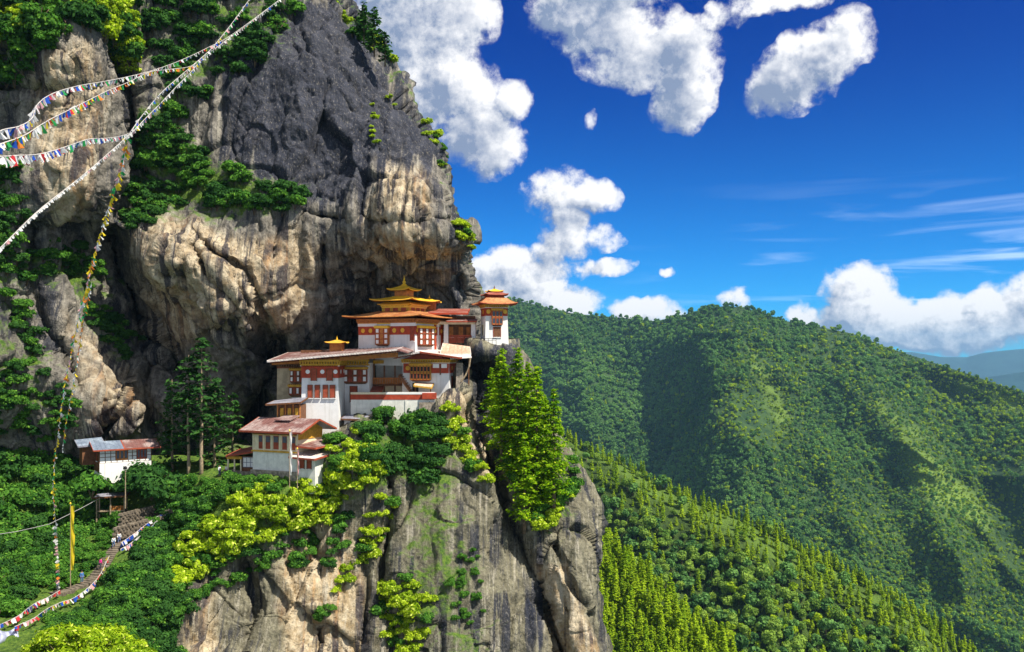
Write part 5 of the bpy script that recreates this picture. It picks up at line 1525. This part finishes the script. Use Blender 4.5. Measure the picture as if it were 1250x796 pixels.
slabroof(lh, [(11, 7.0, 4.2), (-1.2, 7.0, 4.2), (-1.2, 2.82, 5.48), (11.0, 2.82, 5.48)], .13, 'redtin', None)
slabroof(lh, [(-3.2, 3.2, 4.7), (1.6, 3.2, 4.9), (1.6, 7.6, 5.9), (-3.2, 7.6, 5.6)], .13, 'bluetin', 'greytin', name='rear_roof')
MB().box(-2.4, 1.0, 3.8, 7.2, 1, 4.7).build('rear_wall', M['brown'], lh)

# ---- open shelter, terrace walls, poles
sl = building('open_shelter', 118, 626, 145, 10, 'open timber shelter with a flat roof below the half-timbered house', 'shelter')
for x, y in ((0, 0), (2.1, 0), (4.2, 0), (0, 1.6), (4.2, 1.6)): MB().box(x - .09, x + .09, y - .09, y + .09, -1.6, 2.5).build('post', M['palebark'], sl)
slabroof(sl, [(-.4, -.5, 2.55), (4.6, -.5, 2.75), (4.6, 2.1, 2.95), (-.4, 2.1, 2.75)], .12, 'greytin', 'brown')
MB().box(.1, 4.2, .1, 1.6, .1, .3).build('floor', M['palebark'], sl)
g_ = MB()
for k in range(9): g_.box(1.9 + k * .26, 2.08 + k * .26, .12, .3, .3, 1.0)
g_.build('rail', M['orange'], sl)
def rubble(label, px0, py0, px1, py1, Y0, Y1, hgt, seed):
    q = np.random.default_rng(seed); a, b = W(px0, py0, Y0), W(px1, py1, Y1); root = MB()
    n = int((b - a).length / .55)
    for r in range(int(hgt / .4)):
        for k in range(n):
            c = a.lerp(b, (k + .5 * (r % 2) + q.uniform(-.15, .15)) / n); wd = q.uniform(.22, .36)
            root.box(c.x - wd, c.x + wd, c.y - .35 + q.uniform(-.1, .1), c.y + .5, c.z - 1 + r * .4, c.z - .62 + r * .4 + q.uniform(-.05, .05), .04, .04)
    o = root.build('stone_wall', M['pathstone'], None, .03)
    return tag(o, label, 'wall', 'dry stone walls by the shelter')
rubble('dry stone terrace wall directly below the open shelter', 148, 634, 198, 622, 142, 147, 2.2, 1)
rubble('dry stone terrace wall lower down, beside the upper end of the stairs', 140, 652, 182, 640, 138, 143, 2.0, 2)
lp = tag(empty('utility_pole', W(153, 613, 143)), 'dark utility pole standing between the half-timbered house and the shelter', 'utility pole')
MB().tube([(0, 0, -1), (.02, 0, 5.2)], .09, 7, .06).build('pole', M['palebark'], lp)
MB().lathe([(.08, 0), (.3, .1), (.28, .3), (.1, .5)], (.02, 0, 5.2), 8).build('pole_head', M['dark'], lp)  # small head on top of the utility pole

def banner(name, px, py0, py1, Y, wd, mat, label, cz0=.08, lean=0.0, fin='gold'):
    """tall prayer banner: a narrow rippled cloth fixed along its pole"""
    root = tag(empty(name, W(px, py1, Y)), label, 'banner')
    H = (py1 - py0) * Y / F
    MB().tube([(0, 0, -1.5), (lean * H * .5, 0, H * .5), (lean * H, 0, H)], .07, 7, .045).build('pole', M['palebark'], root)
    m = MB(); n = 36; vs = []; fs = []
    for i in range(n + 1):
        f = i / n; z = H * (cz0 + (1 - cz0 - .02) * f)
        for j in range(5):
            g2 = j / 4; x = lean * z + .06 + wd * g2 * (1 - .12 * math.sin(9 * f + 1)); y = .12 * math.sin(f * 19 + g2 * 4) * g2 - .05
            vs.append((x, y, z + .12 * g2 * math.sin(f * 40)))
    for i in range(n):
        for j in range(4): a = i * 5 + j; fs.append((a, a + 1, a + 6, a + 5))
    m.add(vs, fs); m.build('cloth', mat, root)
    MB().lathe([(.03, 0), (.12, .1), (.12, .2), (.03, .35)], (lean * H, 0, H), 8).build('finial', M[fin], root)
    return root
def clothmat(name, col):
    m, nt, b = newmat(name); nt.nodes.remove(b)
    df = nd(nt, 'ShaderNodeBsdfDiffuse', {'Color': (*col, 1)}); tr = nd(nt, 'ShaderNodeBsdfTranslucent', {'Color': (*col, 1)})
    mx = nd(nt, 'ShaderNodeMixShader', {0: .4, 1: df.outputs[0], 2: tr.outputs[0]})
    nt.links.new(mx.outputs[0], nt.nodes['Material Output'].inputs[0]); return m
FL = {'white': clothmat('white_cloth', (.82, .80, .78)), 'blue': clothmat('blue_cloth', (.03, .10, .50)), 'red': clothmat('red_cloth', (.62, .05, .06)),
      'green': clothmat('green_cloth', (.04, .34, .10)), 'yellow': clothmat('yellow_cloth', (.82, .62, .04)), 'pink': clothmat('pink_cloth', (.72, .40, .42)), 'orange': clothmat('orange_cloth', (.80, .25, .05))}
banner('prayer_banner', 353.5, 527, 583, 137, .32, FL['white'], 'tall white prayer banner on a pole in front of the lower house', .05)
banner('prayer_banner', 363, 549, 584, 136.5, .18, FL['pink'], 'short pale pink prayer banner beside the tall white one', .1)
banner('prayer_banner', 86, 616, 708, 126, .5, FL['yellow'], 'tall yellow prayer banner on a pole left of the stone stairs', .13)

# ---- steps
stp = MB()
SP = [(222, 617), (205, 628), (190, 637), (172, 648), (158, 657), (143, 668), (134, 680), (127, 692), (116, 705), (104, 714), (84, 722), (64, 726)]
SPW = [BUTT.at(x, y)[0] for x, y in SP]
for a, b in zip(SPW[:-1], SPW[1:]):
    n = max(2, int((b - a).length / .5)); dr = (b - a); dr.z = 0; dr.normalize(); sd_ = Vector((-dr.y, dr.x, 0))
    for k in range(n):
        c = a.lerp(b, k / n) + Vector((0, 0, .35)); e = c + dr * .62
        vs = [c + sd_ * .8, c - sd_ * .8, e - sd_ * .8, e + sd_ * .8]
        stp.slab(vs, .9)
tag(stp.build('stairs', M['pathstone'], None, .02), kind='structure')

# ---- a pale lavender sheet at the bottom left, streaked downwards
wm, nt, b = newmat('pale_lavender')
pos = nd(nt, 'ShaderNodeNewGeometry').outputs['Position']
n_ = noise(nt, vscale(nt, pos, (2.5, 2.5, .3)), 1.0, 6, .65)
nt.links.new(mixc(nt, ramp(nt, n_, .35, .65), (.26, .28, .42), (.50, .52, .66)), b.inputs['Base Color']); b.inputs['Roughness'].default_value = .35
wf = []
for v in np.linspace(0, 1, 40):
    for u in np.linspace(0, 1, 40):
        ed = 12 + 7 * math.sin(v * 7 + 1) + 5 * math.sin(v * 19)
        wf.append(W(-60 + (60 + ed) * u, 764 + 6 * math.sin(u * 9) + 8 * (1 - u) + 110 * v, 104 - 10 * v + .5 * math.sin(u * 31 + v * 3) + .5 * math.sin(u * 13 + v * 17) + 2.5 * u * u))
wf = np.array(wf)
idx = np.arange(1600).reshape(40, 40)
wme = np_mesh('lavender_sheet', wf.reshape(-1, 3), np.stack([idx[:-1, :-1], idx[1:, :-1], idx[1:, 1:], idx[:-1, 1:]], -1).reshape(-1, 4), [wm], True)
tag(link(bpy.data.objects.new('lavender_sheet', wme)), kind='structure')

# ------------------------------------------------------------------ prayer flags
frs = np.random.default_rng(31)
def flag_mesh(col, w, hh, seed):
    q = np.random.default_rng(seed); vs = []; n, k = 4, 3; ph = q.uniform(0, 6)
    for j in range(k + 1):
        for i in range(n + 1):
            u, v = i / n - .5, j / k
            vs.append((u * w * (1 - .15 * v), .22 * w * v * math.sin(u * 5 + ph), -v * hh + .05 * hh * math.sin(u * 7 + ph)))
    fs = [(j * (n + 1) + i, j * (n + 1) + i + 1, (j + 1) * (n + 1) + i + 1, (j + 1) * (n + 1) + i) for j in range(k) for i in range(n)]
    return np_mesh('flag', vs, fs, [FL[col]])
_fm = {}
def flag_line(label, pts, n, size, cols, thick=.02, sag=0.0, jit=.35, start=0.0, aspect=1.0, group='strings of prayer flags'):
    P = [W(*p) for p in pts]
    # smooth the rope through its points
    dense = []
    for i in range(len(P) - 1):
        p0, p1, p2, p3 = P[max(i - 1, 0)], P[i], P[i + 1], P[min(i + 2, len(P) - 1)]
        for t in np.linspace(0, 1, 10, endpoint=False):
            dense.append(.5 * ((2 * p1) + (p2 - p0) * t + (2 * p0 - 5 * p1 + 4 * p2 - p3) * t * t + (3 * p1 - p0 - 3 * p2 + p3) * t ** 3))
    dense.append(P[-1])
    root = tag(empty('prayer_flag_string', P[0]), label, 'prayer flags', group)
    # beyond the frame the ropes run on to their anchors
    full = list(dense)
    if pts[0][0] < 0: full = [W(-900, 330, 22), W(-260, 215, 23)] + full
    if pts[-1][0] < 0: full = full + [W(-260, pts[-1][1] + 60, pts[-1][2] - 2), W(-900, pts[-1][1] + 190, pts[-1][2] - 5)]
    if pts[-1][1] < 0: full = full + [W(pts[-1][0] + 30, -60, 130), W(pts[-1][0] + 50, -118, 200)]
    m = MB(); m.tube([p - P[0] for p in full], thick, 4); m.build('rope', M['rope'], root)
    L = np.concatenate([[0], np.cumsum([(b - a).length for a, b in zip(dense[:-1], dense[1:])])])
    # evenly spaced as seen: step in proportion to distance
    wts = np.concatenate([[0], np.cumsum([(b - a).length / a.length for a, b in zip(dense[:-1], dense[1:])])])
    extra = []
    for k in range(n):
        f = start + (1 - start) * (k + .5) / n
        x = f * wts[-1]; i = min(len(dense) - 2, int(np.searchsorted(wts, x)) - 1); i = max(i, 0)
        t = (x - wts[i]) / max(1e-9, wts[i + 1] - wts[i])
        p = dense[i].lerp(dense[i + 1], t); dr = (dense[i + 1] - dense[i]).normalized()
        c = cols[int(frs.integers(0, len(cols)))]
        key = (c, int(frs.integers(0, 2)))
        if key not in _fm: _fm[key] = flag_mesh(c, 1, 1, hash(c) % 97 + key[1] if False else len(_fm) + 3)
        sz = size * (.88 + .4 * max(0, 1 - p.length / 45)) * (1 + frs.uniform(-jit, jit))
        hd = math.atan2(dr.y, dr.x) if abs(dr.z) < .9 else 0.3
        loc = p - P[0]
        rot = (frs.uniform(-.7, .7), math.asin(max(-1, min(1, -dr.z))) * .8 + frs.uniform(-.3, .3), hd + frs.uniform(-.5, .5))
        if k < 100 or True:
            extra.append((key, loc, rot, sz))
    keep = set(range(len(extra)))
    if len(extra) > 100:
        order_ = sorted(range(len(extra)), key=lambda i: -extra[i][3] / (P[0] + extra[i][1]).length)
        keep = set(order_[:100])
    bulk = None
    for i, (key, loc, rot, sz) in enumerate(extra):
        if i in keep:
            o = bpy.data.objects.new('flag', _fm[key]); o.location = loc; o.rotation_euler = rot; o.scale = (sz, sz, sz * aspect); link(o, root)
        else:
            if bulk is None: bulk = ([], [], [])
            from mathutils import Euler
            mt = Matrix.Translation(loc) @ Euler(rot).to_matrix().to_4x4() @ Matrix.Diagonal((sz, sz, sz * aspect, 1))
            b0 = len(bulk[0]); me = _fm[key]
            bulk[0].extend([tuple(mt @ v.co) for v in me.vertices]); bulk[1].extend([tuple(x + b0 for x in p.vertices) for p in me.polygons]); bulk[2].extend([key[0]] * len(me.polygons))
    if bulk:
        cl = list(FL); me = np_mesh('small_flags', bulk[0], bulk[1], [FL[c] for c in cl], False, None, [cl.index(c) for c in bulk[2]])
        tag(link(bpy.data.objects.new('small_flags', me), root), kind='stuff')
    return root
WH = ['white'] * 9 + ['pink', 'pink', 'yellow', 'blue', 'green']
MX = ['white', 'white', 'blue', 'red', 'green', 'yellow', 'orange', 'yellow', 'white']
flag_line('upper bright string of flags curling down into the left edge', [(-14, 176, 26), (0, 160, 28), (24, 154, 30), (39, 144, 33), (46, 127, 36), (65, 114, 40), (95, 105, 46), (124, 100, 52), (155, 94, 58), (183, 87, 64), (207, 79, 69), (229, 70, 74), (252, 59, 79), (285, 41, 86), (346, -4, 96)],
          190, .26, MX[:4] + WH, .02)
flag_line('string of flags just under the upper bright one, ending at the left edge', [(-14, 182, 26), (0, 176, 27), (30, 165, 30), (59, 147, 34), (95, 129, 41), (131, 111, 50), (155, 101, 56), (183, 88, 63), (205, 85, 67), (229, 82, 72), (240, 77, 74)], 170, .26, MX, .02)
flag_line('white string of flags rising from the knot to the middle of the top edge', [(160, 160, 62), (175, 139, 66), (196, 114, 71), (215, 97, 75), (235, 80, 79), (250, 67, 82), (261, 56, 84), (285, 26, 91), (308, -6, 98)], 120, .26, WH, .025)
flag_line('white string of flags rising from the knot, rightmost at the top edge', [(160, 163, 62), (180, 142, 66), (198, 124, 70), (216, 105, 74), (233, 88, 78), (248, 71, 82), (275, 50, 87), (310, 24, 92), (348, -6, 98)], 120, .26, WH, .025)
flag_line('lowest string of flags running from the knot to the left edge', [(160, 162, 62), (144, 167, 58), (126, 169, 52), (108, 170, 46), (78, 180, 38), (49, 188, 32), (20, 190, 28), (-10, 192, 26)], 150, .25, MX[:5] + WH[:8], .02)
flag_line('straight white string of flags slanting from the knot down to the left edge', [(160, 162, 62), (144, 177, 61), (100, 215, 58), (46, 258, 55), (0, 303, 52), (-20, 322, 51)], 140, .20, WH[:10], .03, jit=.2)
flag_line('long vertical string of flags hanging from the knot to the yellow banner', [(156, 163, 62), (150, 200, 66), (140, 230, 70), (130, 262, 75), (119, 298, 80), (110, 332, 85), (97, 385, 92), (85, 440, 99), (77, 482, 104), (72, 522, 109), (67, 562, 113), (65, 602, 117), (69, 650, 120), (72, 700, 122), (70, 722, 123)],
          230, .42, ['white', 'white', 'white', 'yellow', 'yellow', 'yellow', 'green', 'orange', 'pink'], .02)
flag_line('short string of yellow and white flags close beside the long vertical one', [(112, 345, 90), (104, 380, 94), (96, 430, 100), (88, 478, 106), (80, 520, 111), (76, 552, 114)], 60, .40, ['white', 'yellow', 'yellow', 'orange', 'white', 'green'], .025)
def onslope(pts, lift): 
    out = []
    for x, y in pts:
        p = BUTT.at(x, y)[0] + Vector((0, -.6, lift)); out.append((CX + F * p.x / p.y, HY - F * p.z / p.y, p.y))
    return out
flag_line('blue and white string of flags along the upper stairs', onslope([(213, 626), (205, 631), (196, 637), (183, 647), (170, 656), (158, 664), (150, 671)], 1.2), 70, .60, ['white', 'white', 'blue', 'blue', 'pink', 'orange', 'white'], .04)
flag_line('second blue and white string of flags hanging just under the upper stairs', onslope([(196, 640), (184, 652), (171, 662), (159, 671), (149, 677)], 1.0), 44, .60, ['white', 'blue', 'blue', 'pink', 'white'], .04)
flag_line('white and multicoloured string of flags along the lower stairs', onslope([(136, 686), (130, 698), (121, 713), (108, 727), (92, 738), (78, 744), (60, 752), (44, 764), (22, 775)], 1.1), 90, .56, ['white', 'white', 'white', 'blue', 'pink', 'green', 'red', 'white', 'yellow'], .04)
flag_line('red and white string of flags crossing the foot of the lower slope', onslope([(76, 728), (60, 737), (48, 742), (38, 750), (26, 760), (8, 768), (-8, 774)], 1.0), 60, .54, ['white', 'white', 'red', 'blue', 'white', 'pink'], .04)
wr = tag(MB().tube([W(-20, 655, 118), W(20, 649, 124), W(60, 640, 131), W(100, 620, 139), W(122, 608, 144)], .05, 5).build('steel_cable', M['steel']), 'thin grey cable running from the left edge to the open shelter', 'cable')

# ------------------------------------------------------------------ people on the paths
def person(px, py, Y, face, top, bottom, label, pose='stand', hair=(.03, .02, .02)):
    root = tag(empty('person', W(px, py, Y), face), label, 'person')
    lean, bend = (0, 0) if pose == 'stand' else (.16, .1)
    hip, knee = .90, .48
    V = {'pel': (0, 0, .95), 'wst': (0, -lean * .3, 1.12), 'chs': (0, -lean * .8, 1.36), 'nek': (0, -lean, 1.48), 'hd': (0, -lean - .02, 1.60), 'top': (0, -lean - .01, 1.72),
         'hl': (.10, 0, .90), 'kl': (.12, -.04 - bend * 2, .49), 'al': (.12, .03 + bend, .08), 'tl': (.12, -.12 + bend, .02),
         'hr': (-.10, 0, .90), 'kr': (-.12, -.02, .49), 'ar': (-.12, .06 - bend, .08), 'tr': (-.12, -.10 - bend, .02),
         'sl': (.19, -lean * .8, 1.40), 'el': (.25, -lean * .5 + .03, 1.13), 'wl': (.23, -lean * .5 - .12, .90), 'fl': (.22, -lean * .5 - .18, .80),
         'sr': (-.19, -lean * .8, 1.40), 'er': (-.25, -lean * .5 + .03, 1.13), 'wr': (-.23, -lean * .5 - .10, .90), 'fr': (-.22, -lean * .5 - .15, .80)}
    Rd = {'pel': .14, 'wst': .12, 'chs': .15, 'nek': .06, 'hd': .10, 'top': .07, 'hl': .09, 'kl': .065, 'al': .045, 'tl': .04, 'hr': .09, 'kr': .065, 'ar': .045, 'tr': .04,
          'sl': .07, 'el': .05, 'wl': .036, 'fl': .03, 'sr': .07, 'er': .05, 'wr': .036, 'fr': .03}
    E = [('pel', 'wst'), ('wst', 'chs'), ('chs', 'nek'), ('nek', 'hd'), ('hd', 'top'), ('pel', 'hl'), ('hl', 'kl'), ('kl', 'al'), ('al', 'tl'), ('pel', 'hr'), ('hr', 'kr'), ('kr', 'ar'), ('ar', 'tr'),
         ('chs', 'sl'), ('sl', 'el'), ('el', 'wl'), ('wl', 'fl'), ('chs', 'sr'), ('sr', 'er'), ('er', 'wr'), ('wr', 'fr')]
    def skin(name, keys, grow, mat, rootk):
        ks = [k for k in V if k in keys]; me = bpy.data.meshes.new(name)
        me.from_pydata([V[k] for k in ks], [(ks.index(a), ks.index(b)) for a, b in E if a in keys and b in keys], []); me.materials.append(mat)
        o = link(bpy.data.objects.new(name, me), root if name == 'body' else bodyo)
        o.modifiers.new('skin', 'SKIN'); o.modifiers.new('sub', 'SUBSURF').levels = 1; o.modifiers['sub'].render_levels = 2
        for k, sv in zip(ks, me.skin_vertices[0].data):
            sv.radius = (Rd[k] + grow, Rd[k] + grow); sv.use_root = k == rootk
        return o
    sk = M.get('skin') or M.setdefault('skin', plain('skin', (.42, .24, .16), .6, .05))
    bodyo = None
    bodyo = skin('body', set(V), 0, sk, 'pel')
    skin('jacket', {'wst', 'chs', 'sl', 'el', 'wl', 'sr', 'er', 'wr', 'pel'}, .022, plain('jacket_cloth', top, .9, .1), 'chs')
    skin('trousers', {'pel', 'hl', 'kl', 'al', 'hr', 'kr', 'ar'}, .018, plain('trouser_cloth', bottom, .9, .1), 'pel')
    hm = MB(); hm.lathe([(.03, .115), (.08, .09), (.112, .02), (.112, -.02), (.09, -.05)], (0, -lean + .015, 1.66), 10)
    hm.build('hair', plain('hair', hair, .7, .1), bodyo, smooth=True)
    fc = MB(); fc.lathe([(.01, .02), (.018, 0), (.014, -.02)], (0, -lean - .125, 1.62), 6); fc.build('nose', sk, bodyo)
    return root
def ground(px, py): 
    p = BUTT.at(px, py)[0]; return (CX + F * p.x / p.y, HY - F * p.z / p.y - .35 * F / p.y, p.y - .3)
person(268, 581, 146, 1.2, (.75, .75, .78), (.10, .12, .22), 'person in a pale top standing leftmost outside the entrance porch')
person(276, 580.5, 145.5, -.8, (.72, .70, .70), (.20, .06, .07), 'person in a white top and dark red trousers beside the porch posts')
person(*ground(138, 671), .6, (.74, .78, .82), (.08, .12, .22), 'person in white going down the stairs, first of the two in the middle', 'walk')
person(*ground(145, 666), .6, (.72, .74, .76), (.10, .14, .30), 'person in white a step behind on the stairs', 'walk')
person(*ground(122, 698), 2.6, (.70, .04, .26), (.06, .06, .08), 'person in a bright pink top climbing the lower stairs', 'walk')
person(*ground(100, 714), 1.0, (.06, .16, .40), (.10, .16, .30), 'person in blue standing right of the yellow banner')
person(*ground(71, 725), -1.2, (.05, .12, .42), (.05, .05, .07), 'person in a dark blue jacket at the foot of the long vertical flags', 'walk')

# ------------------------------------------------------------------ valley air
hz = MB(); hz.box(-12500, 15000, -3500, 16200, -1151.5, 330)
hm_, nt, b = newmat('valley_air'); nt.nodes.remove(b)
pv = nd(nt, 'ShaderNodeVolumePrincipled', {'Color': (.35, .70, 1.0, 1), 'Density': 4.0e-5, 'Anisotropy': .2})
nt.links.new(pv.outputs[0], nt.nodes['Material Output'].inputs['Volume'])
tag(hz.build('haze', hm_), kind='stuff')
